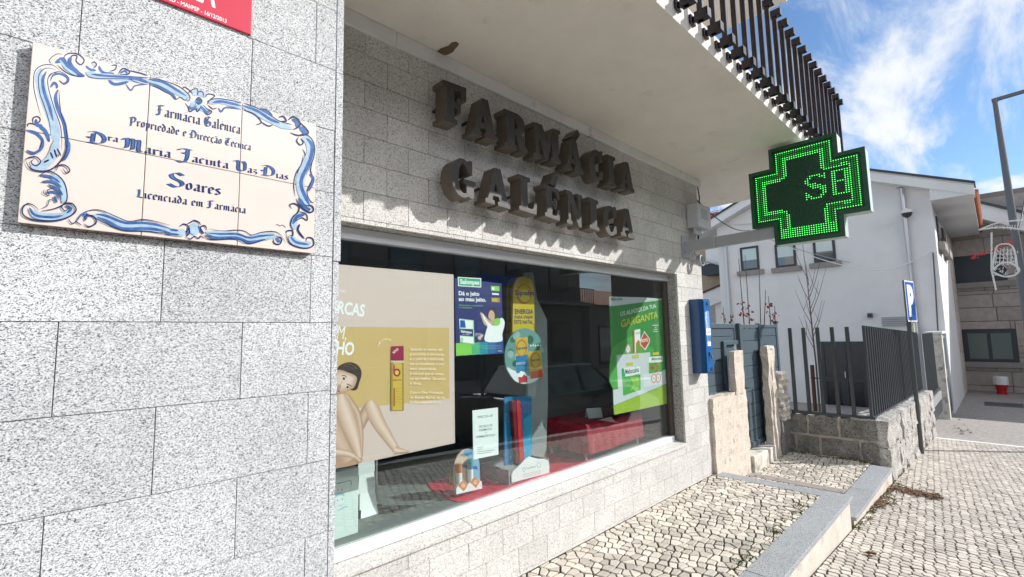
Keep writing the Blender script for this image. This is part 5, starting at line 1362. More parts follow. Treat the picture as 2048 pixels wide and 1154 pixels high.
while x < 11.95:
    top = ztop(x) - .005; bot = zs(x) - .25; mid = bot + (top - bot) * rnd.uniform(.60, .68); L_ = rnd.uniform(.42, .75); xe = min(x + L_, 12.0)
    rough_box(g, x + .012, xe - .012, -1.05 + rnd.uniform(-.015, .015), -.72, mid + .012, top + rnd.uniform(-.015, .012), 'rubblelit', .016, .09, rnd.randint(0, 999))
    xm = x + (xe - x) * rnd.uniform(.35, .65)
    for p, q in ((x, xm), (xm, xe)):
        zm2 = bot + (mid - bot) * rnd.uniform(.5, .62)
        if rnd.random() < .5: rough_box(g, p + .012, q - .012, -1.05 + rnd.uniform(-.02, .015), -.72, bot, mid - .012, 'rubblelit', .016, .09, rnd.randint(0, 999))
        else:
            rough_box(g, p + .012, q - .012, -1.05 + rnd.uniform(-.02, .015), -.72, zm2 + .01, mid - .012, 'rubblelit', .014, .08, rnd.randint(0, 999)); rough_box(g, p + .012, q - .012, -1.06 + rnd.uniform(-.02, .015), -.72, bot, zm2 - .01, 'rubblelit', .014, .08, rnd.randint(0, 999))
    x = xe
g.build('street_blocks', t)
t = thing('bar_fence', 'charcoal metal fence of square upright bars on the low granite wall', 'fence', (7, -.9, .3))


def fbar(x, y, z0, z1, w=.040, d=.03):
    g = MB(); g.box(x - d / 2, x + d / 2, y - w / 2, y + w / 2, z0, z1, 'fence'); g.build('bar', t, bevel=.003, segs=1)


for k in range(5): fbar(6.86, -.125 - .1535 * k, .335, 1.375)
x = 6.86; k = 0
while x < 12.0: fbar(x, -.905, ztop(x) + .03, 1.385 - .026 * (x - 6.86), .03, .05); x += .155
g = MB(); g.box(6.825, 6.895, -.94, .06, .30, .336, 'fence'); g.hexa([(6.9, -.94, ztop(6.9) - .002), (12, -.94, ztop(12) - .002), (12, -.87, ztop(12) - .002), (6.9, -.87, ztop(6.9) - .002)], [(6.9, -.94, ztop(6.9) + .03), (12, -.94, ztop(12) + .03), (12, -.87, ztop(12) + .03), (6.9, -.87, ztop(6.9) + .03)], 'fence'); g.build('base_rail', t, bevel=.003)
t = thing('driveway_gate', 'charcoal barred driveway gate between the low granite wall and a concrete gate post', 'gate', (13.5, -.9, -.7))
for k in range(20):
    g = MB(); x = 12.12 + k * .155; g.box(x - .025, x + .025, -.92, -.89, -.10, 1.21, 'fence'); g.build('bar', t)
g = MB(); g.box(12.05, 15.2, -.95, -.87, -.62, -.36, 'fence'); g.box(12.05, 15.2, -.94, -.88, -.13, -.08, 'fence'); g.box(12.06, 12.12, -.97, -.86, -.75, 1.22, 'greymetal'); g.box(12.6, 15.2, -.96, -.9, -.33, -.16, 'greymetal'); g.build('gate_frame', t, bevel=.004)
t = thing('gate_post', 'mossy grey concrete gate post in front of the white house', 'post', (15.45, -.95, -.9))
g = MB(); rough_box(g, 15.28, 15.60, -1.06, -.78, -1.0, 1.17, 'concrete', .004, .3, 31); g.build('shaft', t)
g = MB(); g.box(15.25, 16.98, -1.08, -.74, 1.175, 1.235, 'trim'); g.build('cap', t, bevel=.005)
t = thing('service_door', 'narrow grey metal service door between the gate post and the white house', 'door', (16.2, -1, -.9))
g = MB(); g.box(15.62, 16.95, -1.01, -.95, -.93, 1.16, 'greymetal'); g.build('leaf', t); g = MB(); g.box(15.72, 16.85, -1.03, -1.012, -.8, 1.05, 'anthracite'); g.build('inset_panel', t); g = MB(); g.box(15.9, 16.0, -1.06, -1.031, .1, .3, 'steel'); g.build('letter_slot', t)

# ------------------------------------------------------------------ plants in the yard
def twig_shrub(label, x, y, stems, leaves, seed, group=None, mt='bark', r0=.008):
    rnd = random.Random(seed); t = thing('bare_shrub', label, 'shrub', (x, y, -.95), group); g = MB(); lf = MB()
    for (dx, dy, top, zl0, zl1) in stems:
        p = [(x + dx * .3, y + dy * .3, -.95), (x + dx * .7, y + dy * .7, .6), (x + dx, y + dy, 1.4), (x + dx * 1.25, y + dy * 1.25, top)]
        g.tube(p, [r0 * 1.6, r0 * 1.2, r0, r0 * .5], mt, 6)
        for k in range(leaves if zl1 > zl0 else 0):
            z = rnd.uniform(zl0, zl1); f = (z - 1.4) / max(.1, top - 1.4); c = Vector((x + dx * (1 + .25 * f), y + dy * (1 + .25 * f), z)) + Vector((rnd.uniform(-.03, .03), rnd.uniform(-.04, .04), 0))
            a = Vector((rnd.uniform(-1, 1), rnd.uniform(-1, 1), rnd.uniform(-1.2, -.2))).normalized() * .055; b = a.orthogonal().normalized() * .02
            lf.poly([c, c + a * .5 + b, c + a, c + a * .5 - b], 'redleaf')
    g.build('stems', t)
    if lf.v: lf.build('leaves', t)


twig_shrub('bare shrub with thin tall twigs and a few red leaves behind the slatted gate', 7.5, .60, [(0, .06, 2.45, 1.5, 1.8), (.05, .0, 2.50, 1.48, 1.75), (.1, -.14, 2.5, 0, 0), (.06, -.2, 1.95, 0, 0)], 13, 2)
twig_shrub('small shrub with red leaves just beside the downpipe end of the slatted fence panel', 7.5, .93, [(0, .02, 1.72, 1.52, 1.66), (.05, -.05, 1.62, 1.5, 1.6)], 9, 4)
twig_shrub('small shrub with drooping red leaves above the right end of the slatted gate', 7.5, .27, [(0, .02, 1.85, 1.55, 1.8), (.03, -.03, 1.7, 1.5, 1.66)], 12, 6)
t = thing('sapling', 'bare young tree tied to a brown stake behind the bar fence', 'tree', (8.5, .0, -.95)); rnd = random.Random(4)
g = MB(); g.tube([(8.5, .0, -.95), (8.5, -.005, .8), (8.5, .01, 1.4), (8.5, .02, 2.0), (8.52, .05, 2.7)], [.017, .013, .010, .007, .003], 'bark', 7)
for k in range(13):
    z0 = 1.05 + .09 * k; a = rnd.uniform(0, 6.28) if k % 2 else [1.57, -1.57][k // 2 % 2]; L_ = rnd.uniform(.35, .8) * (1 - .03 * k); p0 = Vector((8.5, .005, z0)); d = Vector((math.cos(a) * .32, math.sin(a) * .42, 1)).normalized()
    p1 = p0 + d * L_ * .5; p2 = p0 + d * L_ + Vector((0, 0, .1)); g.tube([p0, p1, p2], [.0055, .004, .0018], 'bark', 5)
    if k % 2 == 0: q = p1 + Vector((rnd.uniform(-.1, .1), rnd.uniform(-.15, .15), .22)); g.tube([p1, q], [.004, .0015], 'bark', 5)
g.build('trunk', t)
g = MB(); g.tube([(8.5, .06, -.95), (8.49, .05, .80)], .028, 'stake', 9); g.build('stake', t)
g = MB(); g.tube([(8.5 + .045 * math.cos(a), .025 + .06 * math.sin(a), .6) for a in [k * .52 for k in range(13)]], .006, 'cable', 5); g.build('tie', t)

# ------------------------------------------------------------------ white gabled house
t = thing('white_house', 'white gabled house with small dark framed windows and a double door behind the fence', 'house', (20, 2, -.97))
XH, Y0, Y1 = 17.0, -1.05, 4.75
apex = (1.84, 6.57); slope = .43
zr = lambda y: apex[1] - slope * abs(y - apex[0])
g = MB(); pts = [(XH, Y0, -1.1), (XH, Y1, -1.1), (XH, Y1, zr(Y1) - .12), (XH, apex[0], apex[1] - .12), (XH, Y0, zr(Y0) - .12)]
g.prism(pts, (7.4, 0, 0), 'whitewall'); hw = g.build('wall', t)
g = MB(); xa, xb = XH - .38, 24.5
for (ya, yb) in ((-1.90, apex[0]), (apex[0], 5.58)):
    za, zb = zr(ya), zr(yb)
    g.hexa([(xa, ya, za - .05), (xb, ya, za - .05), (xb, yb, zb - .05), (xa, yb, zb - .05)], [(xa, ya, za), (xb, ya, za), (xb, yb, zb), (xa, yb, zb)], 'whitesoff')
rf = g.build('roof', t)
g = MB()
for (ya, yb) in ((-1.90, apex[0]), (apex[0], 5.58)):
    za, zb = zr(ya), zr(yb)
    g.hexa([(xa - .02, ya, za - .30), (XH + .02, ya, za - .30), (XH + .02, yb, zb - .30), (xa - .02, yb, zb - .30)], [(xa - .02, ya, za - .052), (XH + .02, ya, za - .052), (XH + .02, yb, zb - .052), (xa - .02, yb, zb - .052)], 'whitewall')
g.hexa([(xa, -1.86, 4.70), (24.5, -1.86, 4.70), (24.5, -1.05, 4.70), (xa, -1.05, 4.70)], [(xa, -1.86, zr(-1.86) - .07), (24.5, -1.86, zr(-1.86) - .07), (24.5, -1.05, zr(-1.05) - .07), (xa, -1.05, zr(-1.05) - .07)], 'whitesoff')
g.build('eaves', rf)
g = MB()
for (ya, yb) in ((-1.93, apex[0]), (apex[0], 5.6)):
    za, zb = zr(ya), zr(yb); g.hexa([(xa - .05, ya, za + .0), (XH + .2, ya, za), (XH + .2, yb, zb), (xa - .05, yb, zb)], [(xa - .05, ya, za + .06), (XH + .2, ya, za + .06), (XH + .2, yb, zb + .06), (xa - .05, yb, zb + .06)], 'roofdark')
for k in range(26):
    x = XH + .3 + k * .28; g.tube([(x, -1.95, zr(-1.95) - .09), (x, -1.5, zr(-1.5) - .09)], .085, 'rooftile', 8)
g.build('roof_edge', rf)


def hwin(y0, y1, z0, z1, label=None):
    g = MB(); x = XH
    for a, b, c, d in ((y0, y1, z1 - .07, z1), (y0, y1, z0, z0 + .07), (y0, y0 + .07, z0 + .07, z1 - .07), (y1 - .07, y1, z0 + .07, z1 - .07)): g.box(x - .03, x - .002, a, b, c, d, 'winframe')
    w = g.build('window', t)
    g = MB(); g.box(x - .012, x - .004, y0 + .07, y1 - .07, z0 + .07, z1 - .07, 'winglass'); g.build('pane', w)
    g = MB(); g.box(x - .008, x - .0045 - .002, 0, 0, 0, 0, 'blindglass') if False else g.box(x - .018, x - .0125, y0 + .07, y1 - .07, z0 + .07 + (z1 - z0 - .14) * .42, z1 - .07, 'blindglass'); g.build('blind', w)  # pale sheet over the upper pane stands in for reflected sky
    g = MB(); g.box(x - .10, x + .02, y0 - .13, y1 + .13, z0 - .16, z0 - .002, 'stonesill'); g.build('sill', w)


P = lambda u, v: onX(u, v, XH)
for (a, b) in (((1480, 496), (1520, 539)), ((1549, 490), (1594, 532)), ((1625, 478), (1673, 522))):
    A, B = P(*a), P(*b); hwin(min(A.y, B.y), max(A.y, B.y), min(A.z, B.z), max(A.z, B.z))
A, B = P(1640, 683), P(1728, 683); ya, yb = B.y, A.y; zt_ = .965
g = MB(); x = XH
for a, b, c, d in ((ya, yb, zt_ - .09, zt_), (ya, ya + .09, -.955, zt_ - .09), (yb - .09, yb, -.955, zt_ - .09), ((ya + yb) / 2 - .09, (ya + yb) / 2 + .09, -.955, zt_ - .09)): g.box(x - .05, x - .002, a, b, c, d, 'winframe')
g.box(x - .049, x - .003, ya + .09, yb - .09, -.22, -.10, 'winframe'); dr = g.build('double_door', t)
g = MB(); g.box(x - .02, x - .006, ya + .09, yb - .09, -.955, zt_ - .09, mat('dark_door_panel', (.012, .014, .02), .25)); g.build('door_panel', dr)
g = MB(); g.box(x - .09, x - .05, (ya + yb) / 2 - .05, (ya + yb) / 2 - .03, -.1, .08, 'steel'); g.build('handle', dr)
g = MB(); A, B = P(1804, 378), P(1838, 672); g.tube([(XH - .09, A.y, A.z), (XH - .09, B.y, B.z)], .055, 'steel', 10); A = P(1803, 376); g.box(XH - .2, XH, A.y - .12, A.y + .12, A.z, A.z + .1, 'steel'); g.build('downpipe', t)
g = MB(); A, B = P(1452, 489), P(1466, 690); g.tube([(XH - .07, A.y, A.z), (XH - .07, B.y, B.z)], .05, 'steel', 10); C_ = P(1412, 490); g.tube([(XH - .07, C_.y, C_.z + .02), (XH - .07, A.y, A.z)], .05, 'steel', 8); g.build('downpipe', t)
g = MB(); A = P(1817, 432); g.tube([(XH - .01, A.y + .15, A.z + .12), (XH - .3, A.y, A.z + .12)], .05, 'trim', 8); g.lathe([(.13, .05), (.13, .12), (.05, .16)], (XH - .32, A.y, A.z - .02), 'trim', 12); g.lathe([(.03, -.08), (.09, -.04), (.115, .02), (.12, .05)], (XH - .32, A.y, A.z - .02), 'winframe', 12); g.build('security_camera', t)
for (u, v, u2, v2) in ((1736, 627, 1746, 635), (1401, 640, 1409, 648)):
    A, B = P(u, v), P(u2, v2); g = MB(); g.box(XH - .15, XH - .002, B.y, A.y, B.z, A.z, 'winframe'); g.build('wall_light', t)
A, B = P(1763, 634), P(1820, 652); g = MB()
for k in range(5): z = B.z + (A.z - B.z) * (k + .5) / 5; g.box(XH - .03, XH - .002, B.y, A.y, z - .02, z + .02, 'greymetal')
g.build('vent_grille', t)
A, B = P(1460, 452), P(1497, 425); 
g = MB(); g.prism([(XH - .04, P(1460, 450).y, P(1460, 450).z), (XH - .04, 3.0, P(1497, 452).z), (XH - .04, 3.0, zr(3.0) - .35), (XH - .04, P(1460, 440).y, P(1460, 441).z)], (.038, 0, 0), 'whitesoff'); g.build('gable_panel', t)
for (x0, x1, z0, z1) in ((17.7, 18.7, 3.7, 4.45), (19.6, 20.6, 3.7, 4.4)):
    g = MB(); g.box(x0, x1, -1.09, -1.052, z0, z1, 'winframe'); w = g.build('window', t); g = MB(); g.box(x0 + .08, x1 - .08, -1.098, -1.091, z0 + .08, z1 - .08, 'winglass'); g.build('pane', w); g = MB(); g.box(x0 - .15, x1 + .15, -1.20, -1.052, z0 - .22, z0 - .002, 'stonesill'); g.build('sill', w)
g = MB(); z = -1.0
while z < 4.6:
    h = .36; g.box(22.3, 24.3, -1.075, -1.051, z + .008, z + h - .008, 'pinkstone'); z += h
g.build('quoin_strip', t)
g = MB(); A = onX(1438, 436, 21); g.tube([(21, A.y, zr(min(A.y, 5.5)) - .1), (21, A.y, A.z + .5)], .02, 'steel', 6); g.tube([(21, A.y - .45, A.z + .35), (21, A.y + .4, A.z + .35)], .015, 'steel', 5)
for k in range(5): g.tube([(20.8, A.y - .4 + .2 * k, A.z + .35), (21.2, A.y - .4 + .2 * k, A.z + .35)], .01, 'steel', 5)
tag(g.build('roof_antenna'), 'thin aerial on the roof line of the white house, left of the green cross', 'antenna')
# cables on the house
def sag(a, b, s_, n=16): return [a + (b - a) * (k / n) + Vector((0, 0, -4 * s_ * (k / n) * (1 - k / n))) for k in range(n + 1)]


g = MB(); c0 = onX(1540, 475, 16.8); c1 = onX(1735, 540, 16.5); c2 = onX(1862, 503, 16.9)
g.tube(sag(c0, c1, .15), .014, 'trim', 5); g.tube(sag(c1, c2, .15), .014, 'trim', 5); g.tube(sag(onX(1500, 462, 16.8), onX(1700, 525, 16.6), .1), .012, 'greymetal', 5)
g.tube([onX(1866, 505, 16.95), onX(1870, 560, 16.95), onX(1876, 665, 16.95)], .016, 'galv', 5)
tag(g.build('overhead_cable'), 'pale sagging cables strung across the front of the white house', 'cable')

# tan house behind and white annex
t = thing('tan_house', 'tan sandstone house with a boxy white corner between the shop and white house', 'house', (26, 9, -1))
g = MB(); g.box(24.0, 30, 6.0, 14, -1.1, 6.9, 'tan'); g.build('wall', t)
g = MB(); g.hexa([(23.2, 5.2, 6.7), (30.5, 5.2, 6.7), (30.5, 14, 6.7), (23.2, 14, 6.7)], [(23.8, 6.0, 7.3), (30, 6.0, 7.3), (30, 14, 7.5), (23.8, 14, 7.5)], 'rooftile'); g.build('roof', t)
Q = lambda u, v, x=23.4: onX(u, v, x)
A, B = Q(1414, 500), Q(1448, 525); g = MB(); g.box(23.2, 23.99, B.y, A.y, B.z, A.z, 'whitewall'); g.box(23.1, 23.95, B.y - .05, A.y + .2, B.z - .55, B.z - .05, 'winframe'); g.build('upper_corner', t)
g = MB(); A, B = Q(1403, 520, 23), Q(1448, 531, 23); g.tube([(23, A.y, A.z), (23, B.y, B.z)], .06, 'steel', 8); g.build('gutter', t)
A, B = Q(1407, 600, 23.9), Q(1440, 650, 23.9); g = MB(); g.box(23.9, 23.995, B.y, A.y, B.z, A.z, 'ashlar'); g.build('stone_panel', t)
t = thing('white_annex', 'low white annex with a sloping dark capped parapet left of the white house', 'outbuilding', (18, 5.2, -1))
xx = 17.6; p1, p2, p3, p4 = onX(1395, 592, xx), onX(1453, 566, xx), onX(1453, 598, xx), onX(1395, 622, xx)
g = MB(); g.prism([p1, p2, p3, p4], (.5, 0, 0), 'whitewall'); g.build('parapet', t)
g = MB(); g.prism([p1 + Vector((-.05, 0, .0)), p2 + Vector((-.05, -.05, .0)), p2 + Vector((-.05, -.05, .07)), p1 + Vector((-.05, 0, .07))], (.6, 0, 0), mat('dark_red_flashing', (.08, .03, .025), .6)); g.build('capping', t)
a, b = onX(1432, 605, 17.9), onX(1456, 690, 17.9); g = MB(); g.box(17.8, 18.3, b.y - .2, a.y, -1.1, a.z + .1, 'whitewall'); g.build('wall', t)

# ------------------------------------------------------------------ stone building
t = thing('stone_building', 'pinkish grey ashlar building with dark strip windows beyond the white house', 'building', (26, -4, -1.1))
XS_ = 24.4; Pb = lambda u, v: onX(u, v, XS_)
g = MB(); g.box(XS_, 34, -14, -1.051, -1.2, 6.2, 'ashlarjoint'); g.build('wall', t)
g = MB(); rnd = random.Random(6); z = -1.03; wl = [(Pb(1923, 660), Pb(2032, 727)), (Pb(1899, 512), Pb(2012, 570))]
L1 = (Pb(2032, 664).y, -1.06, .05, 1.22); U1 = (Pb(2010, 520).y, -1.06, 2.95, 3.95)
courses = [.22, .52, .50, .16, .24, .9, .5, .48, .14, .52, .62, .8, .45, .5, .5, .5, .5]
for h in courses:
    y = -1.056
    while y > -9:
        w = rnd.uniform(.7, 1.3); ya = y - w
        clash = any(not (z + h < c or z > d or y < a or ya > b) for a, b, c, d in (L1, U1))
        if not clash: g.box(XS_ - .03 + rnd.uniform(-.004, .004), XS_ - .001, ya + .012, y - .012, z + .012, z + h - .012, 'ashlar')
        else:
            for (a, b, c, d) in (L1, U1):
                if not (z + h < c or z > d or y < a or ya > b):
                    if ya < a: g.box(XS_ - .03, XS_ - .001, ya + .012, min(y, a) - .012, z + .012, z + h - .012, 'ashlar')
                    if z < c: g.box(XS_ - .031, XS_ - .001, max(ya, a) + .012, y - .012, z + .012, c - .01, 'ashlar')
                    if z + h > d: g.box(XS_ - .031, XS_ - .001, max(ya, a) + .012, y - .012, d + .01, z + h - .012, 'ashlar')
        y = ya
    z += h
    if z > 6: break
g.build('ashlar_facing', t)
for (a, b, c, d), nm in ((L1, 2), (U1, 1)):
    g = MB(); g.box(XS_ - .02, XS_ - .002, a, b, c, d, 'winframe'); w = g.build('window', t)
    g = MB()
    for k in range(nm):
        p, q = a + .14 + (b - a - .2) * k / nm, a + (b - a - .2) * (k + 1) / nm + .04
        g.box(XS_ - .028, XS_ - .021, p, q, c + .1, d - .15, mat('dull_green_pane', (.10, .13, .125), .15) if nm == 2 else 'winframe')
    g.build('pane', w)
    g = MB(); g.box(XS_ - .14, XS_ - .0, a - .2, b - .0, c - .2, c - .01, 'stonesill'); g.build('sill', w)
g = MB(); g.hexa([(XS_ - .7, -14, 5.0), (34, -14, 5.0), (34, -.4, 6.3), (XS_ - .7, -.4, 6.3)], [(XS_ - .7, -14, 5.3), (34, -14, 5.3), (34, -.4, 6.6), (XS_ - .7, -.4, 6.6)], 'whitewall')
a = onX(1958, 407, XS_ - .8); b = onX(2048, 428, XS_ - .8); sl2 = (a.z - b.z) / (a.y - b.y); zf = lambda y: a.z + sl2 * (y - a.y)
g = MB(); g.hexa([(XS_ - .8, -9, zf(-9) - .55), (34, -9, zf(-9) - .55), (34, -.9, zf(-.9) - .55), (XS_ - .8, -.9, zf(-.9) - .55)], [(XS_ - .8, -9, zf(-9)), (34, -9, zf(-9)), (34, -.9, zf(-.9)), (XS_ - .8, -.9, zf(-.9))], 'whitewall'); rr = g.build('roof', t)
g = MB(); g.hexa([(XS_ - .9, -9, zf(-9) + .002), (34, -9, zf(-9) + .002), (34, -.9, zf(-.9) + .002), (XS_ - .9, -.9, zf(-.9) + .002)], [(XS_ - .9, -9, zf(-9) + .1), (34, -9, zf(-9) + .1), (34, -.9, zf(-.9) + .1), (XS_ - .9, -.9, zf(-.9) + .1)], 'roofdark'); g.build('flashing', rr)

# ------------------------------------------------------------------ street furniture
hz_ = onX(2005, 792, 23.6); zb0 = zs(23.6) - .004
t = thing('hydrant', 'stubby red and white street hydrant in front of the stone building', 'hydrant', (23.6, hz_.y, zb0))
hh = onX(2003, 753, 23.6).z - zb0
g = MB(); g.lathe([(.13, 0), (.13, .03), (.125, .1), (.17, hh * .55)], (23.6, hz_.y, zb0), 'hydred', 20); g.build('base', t)
g = MB(); g.lathe([(.19, hh * .55), (.19, hh * .95), (.17, hh)], (23.6, hz_.y, zb0), 'hydwhite', 20); g.build('cap', t)
g = MB(); A = onX(1955, 812, 20.2); g.box(19.6, 20.6, -2.35, -1.55, zs(20) - .06, zs(20) + .004, 'galv'); tag(g.build('manhole_cover', bevel=.003), 'flat grey rectangular cover set in the far pavement', 'manhole cover')

t = thing('parking_sign', 'blue parking sign with a white letter P on a thin post by the granite wall', 'road sign', (9.3, -1.075, zs(9.3)))
g = MB(); g.tube([(9.3, -1.075, zs(9.3) - .05), (9.3, -1.075, 2.06)], .028, 'galv', 10); g.build('post', t)
th = math.radians(-9); ex = Vector((math.cos(th), math.sin(th), 0)); nn = Vector((math.sin(th), -math.cos(th), 0)); c0 = Vector((9.3, -1.115, 1.745)) + nn * .012
sp = lambda a, b: c0 + ex * a + Vector((0, 0, b))
g = MB(); rr_ = [sp(a, b) for a, b in ((-.20, -.31), (.20, -.31), (.215, -.295), (.215, .295), (.20, .31), (-.20, .31), (-.215, .295), (-.215, -.295))]; g.prism(rr_, -nn * .022, 'white', 'galv'); pl = g.build('plate', t)
art = Art(lambda u, v: sp(u, v), nn, .0012); art.poly([(-.195, -.29), (.195, -.29), (.195, .29), (-.195, .29)], 'pblue'); art.text('P', (-.13, -.20), (.14, -.20), (-.13, .25), 'white', bold=.06); 
art.build('parking_symbol', pl)
g = MB(); g.box(9.27, 9.40, -1.10, -1.05, 1.36, 1.41, 'galv'); g.prism([sp(.0, -.47), sp(.07, -.47), sp(.07, -.33), sp(.0, -.33)], -nn * .006, mat('small_yellow_plate', (.45, .50, .30), .5)); g.build('lower_tag', t)

XL = 11.0; B0, B1 = onX(1990, 200, XL), onX(2041, 540, XL)
dv = (B1 - B0); base = B0 + dv * ((zs(XL) - B0.z) / dv.z)
t = thing('lamp_post', 'tall thin dark grey street lamp post with an angled arm at the top', 'street lamp', tuple(base))
g = MB(); g.tube([base + Vector((0, 0, -.05)), base * .5 + B0 * .5, B0], [.07, .056, .036], 'lamp', 12); g.build('pole', t)
g = MB(); T1 = onX(2048, 183, XL); ad = (T1 - B0).normalized(); g.bar(B0 + Vector((0, .04, 0)), B0 + ad * 1.5, .045, .055, 'lamp'); ar = g.build('arm', t, bevel=.004)
g = MB(); g.bar(B0 + ad * 1.45, B0 + ad * 2.1, .22, .08, 'lamp'); g.build('lamp_head', ar, bevel=.01)
g = MB(); g.box(base.x - .10, base.x + .10, base.y - .10, base.y + .10, zs(XL) - .02, zs(XL) + .03, 'lamp'); g.build('base_plate', t)
# christmas bell ornament on the lamp post
XO = XL - .14; po = lambda u, v: onX(u, v, XO)
t = thing('christmas_ornament', 'white wire christmas bell with a red ribbon and umbrella arc hung on the lamp post', 'christmas decoration', tuple(po(2030, 520)))
g = MB(); g.tube([po(*p) for p in spline([(1958, 460), (1985, 449), (2015, 443), (2048, 441), (2085, 446), (2110, 458)], 6)], .012, 'orn', 5); g.tube([po(*p) for p in spline([(1958, 460), (2000, 455), (2048, 460), (2075, 470), (2110, 482)], 6)], .012, 'orn', 5)
rnd = random.Random(9)
for k in range(26):
    u = 1975 + k * 5; g.tube([po(u, 451 - .02 * (u - 1975)), po(u + rnd.uniform(-3, 3), 457 + .05 * (u - 1975))], .007, 'orn', 4)
g.build('umbrella_arc', t)
g = MB()
g.tube([po(*p) for p in spline([(1988, 541), (1986, 530), (1990, 505), (1995, 492), (2010, 488), (2024, 492), (2031, 510), (2034, 530), (2037, 541)], 5)], .013, 'orn', 5)
g.tube([po(*p) for p in spline([(1986, 541), (2000, 528), (2020, 526), (2038, 538), (2030, 550), (2008, 553), (1988, 545)], 5, True)], .014, 'orn', 5)
for k in range(6): g.tube([po(1994 + k * 7, 494 + (k - 2.5) ** 2), po(1991 + k * 8, 530)], .007, 'orn', 4)
for k in range(4): g.tube([po(1990 - k, 500 + 8 * k), po(2031 + k, 500 + 8 * k)], .007, 'orn', 4)
for k in range(60): a, b = rnd.uniform(1990, 2034), rnd.uniform(495, 548); g.tube([po(a, b), po(a + rnd.uniform(-5, 5), b + rnd.uniform(2, 5))], .006, 'orn', 4)
g.tube([po(1983, 465), po(1983, 540), po(1992, 580)], .011, 'orn', 5); g.build('bell', t)
g = MB()
for k in range(60):
    u = rnd.uniform(1946, 2024); v = 513 - (u - 1946) * .34 + rnd.uniform(-6, 6)
    g.tube([po(u, v), po(u + rnd.uniform(-6, 6), v + rnd.uniform(-3, 3))], .010, 'ornred', 4)
g.build('red_ribbon', t)
g = MB(); g.tube(sag(onX(2035, 470, XL), onX(2060, 330, 13), .05), .01, 'cable', 5); tag(g.build('lamp_cable'), 'thin black cable rising from the lamp post beside the ornament', 'cable')

# ------------------------------------------------------------------ leaves and moss
def leafmesh(mb, x, y, z, s_, rnd, mt='leaf'):
    a = rnd.uniform(0, 6.28); c, q = math.cos(a), math.sin(a); pts = []
    for (p, w) in ((0, 0), (.25, .25), (.45, .16), (.6, .34), (.75, .14), (1, 0), (.75, -.16), (.6, -.3), (.45, -.16), (.25, -.24)):
        X, Y = (p - .5) * s_, w * s_; pts.append((x + X * c - Y * q, y + X * q + Y * c, z + abs(w) * s_ * rnd.uniform(.2, .8) + rnd.uniform(0, .004)))
    mb.poly(pts, mt)


rnd = random.Random(17); g = MB()
for k in range(190):
    f = rnd.random(); P0 = onZ(1783 + f * 95 + rnd.gauss(0, 7), 976 + f * 21 + rnd.gauss(0, 4), -.345); leafmesh(g, P0.x, P0.y, zs(P0.x) + .006, rnd.uniform(.03, .07), rnd)
for k in range(70):
    P0 = onZ(1770 + rnd.gauss(0, 22), 1008 + rnd.gauss(0, 7), -.31); leafmesh(g, P0.x, min(P0.y, -1.07), zs(P0.x) + .006, rnd.uniform(.025, .06), rnd)
for k in range(40):
    x = rnd.uniform(4.9, 6.7); leafmesh(g, x, -1.08 - abs(rnd.gauss(0, .03)), zs(x) + .006, rnd.uniform(.02, .05), rnd)
for k in range(26): P0 = onZ(rnd.uniform(1800, 1890), rnd.uniform(930, 1010), -.36); leafmesh(g, P0.x, min(P0.y, -1.08), zs(P0.x) + .005, rnd.uniform(.025, .05), rnd)
for k in range(14): leafmesh(g, rnd.uniform(4.9, 6.7), rnd.uniform(-.85, -.1), ZL + .006, rnd.uniform(.02, .04), rnd)
for k in range(14): x = rnd.uniform(12, 15.5); leafmesh(g, x, -1.2 - rnd.random() * .3, zs(x) + .004, rnd.uniform(.05, .12), rnd)
o = g.build('dry_leaves'); o['kind'] = 'stuff'
o['label'] = 'heaps of brown dry leaves swept against the low kerb wall'; o['category'] = 'leaves'
g = MB()
for k in range(4): P0 = onZ(1740 + 3 * k, 1118 + k, -.245); leafmesh(g, P0.x, P0.y, zs(P0.x) + .006 + .004 * k, .075, rnd)
tag(g.build('fallen_leaf'), 'curled brown leaf lying alone on the pale street setts', 'leaf')
g = MB()


def tuft(x, y, z, r, n):
    for k in range(n):
        a = rnd.uniform(0, 6.28); d = r * math.sqrt(rnd.random()); X, Y = x + d * math.cos(a), y + d * math.sin(a); h = rnd.uniform(.004, .016); b = rnd.uniform(0, 6.28)
        g.poly([(X - .006 * math.cos(b), Y - .006 * math.sin(b), z), (X + .006 * math.cos(b), Y + .006 * math.sin(b), z), (X + rnd.uniform(-.005, .005), Y + rnd.uniform(-.005, .005), z + h)], 'moss')


for k in range(60): tuft(rnd.uniform(2.6, 4.5), -.885 + abs(rnd.gauss(0, .05)), -.006, .035, 22)
for k in range(26): tuft(rnd.uniform(2.8, 4.5), rnd.uniform(-.8, -.2), -.008, .03, 14)
for k in range(50): tuft(6.77 - abs(rnd.gauss(0, .05)), rnd.uniform(-.85, .0), ZL - .004, .045, 26)
for k in range(30): tuft(rnd.uniform(4.75, 6.6), rnd.choice((-.86, -.05, .02)), ZL - .004, .03, 16)
for k in range(46): x = rnd.uniform(4.75, 7.0); tuft(x, -1.07 - abs(rnd.gauss(0, .02)), zs(x) - .002, .035, 20)
o = g.build('moss'); o['kind'] = 'stuff'; o['label'] = 'green moss along the edges and joints of the paving'; o['category'] = 'moss'

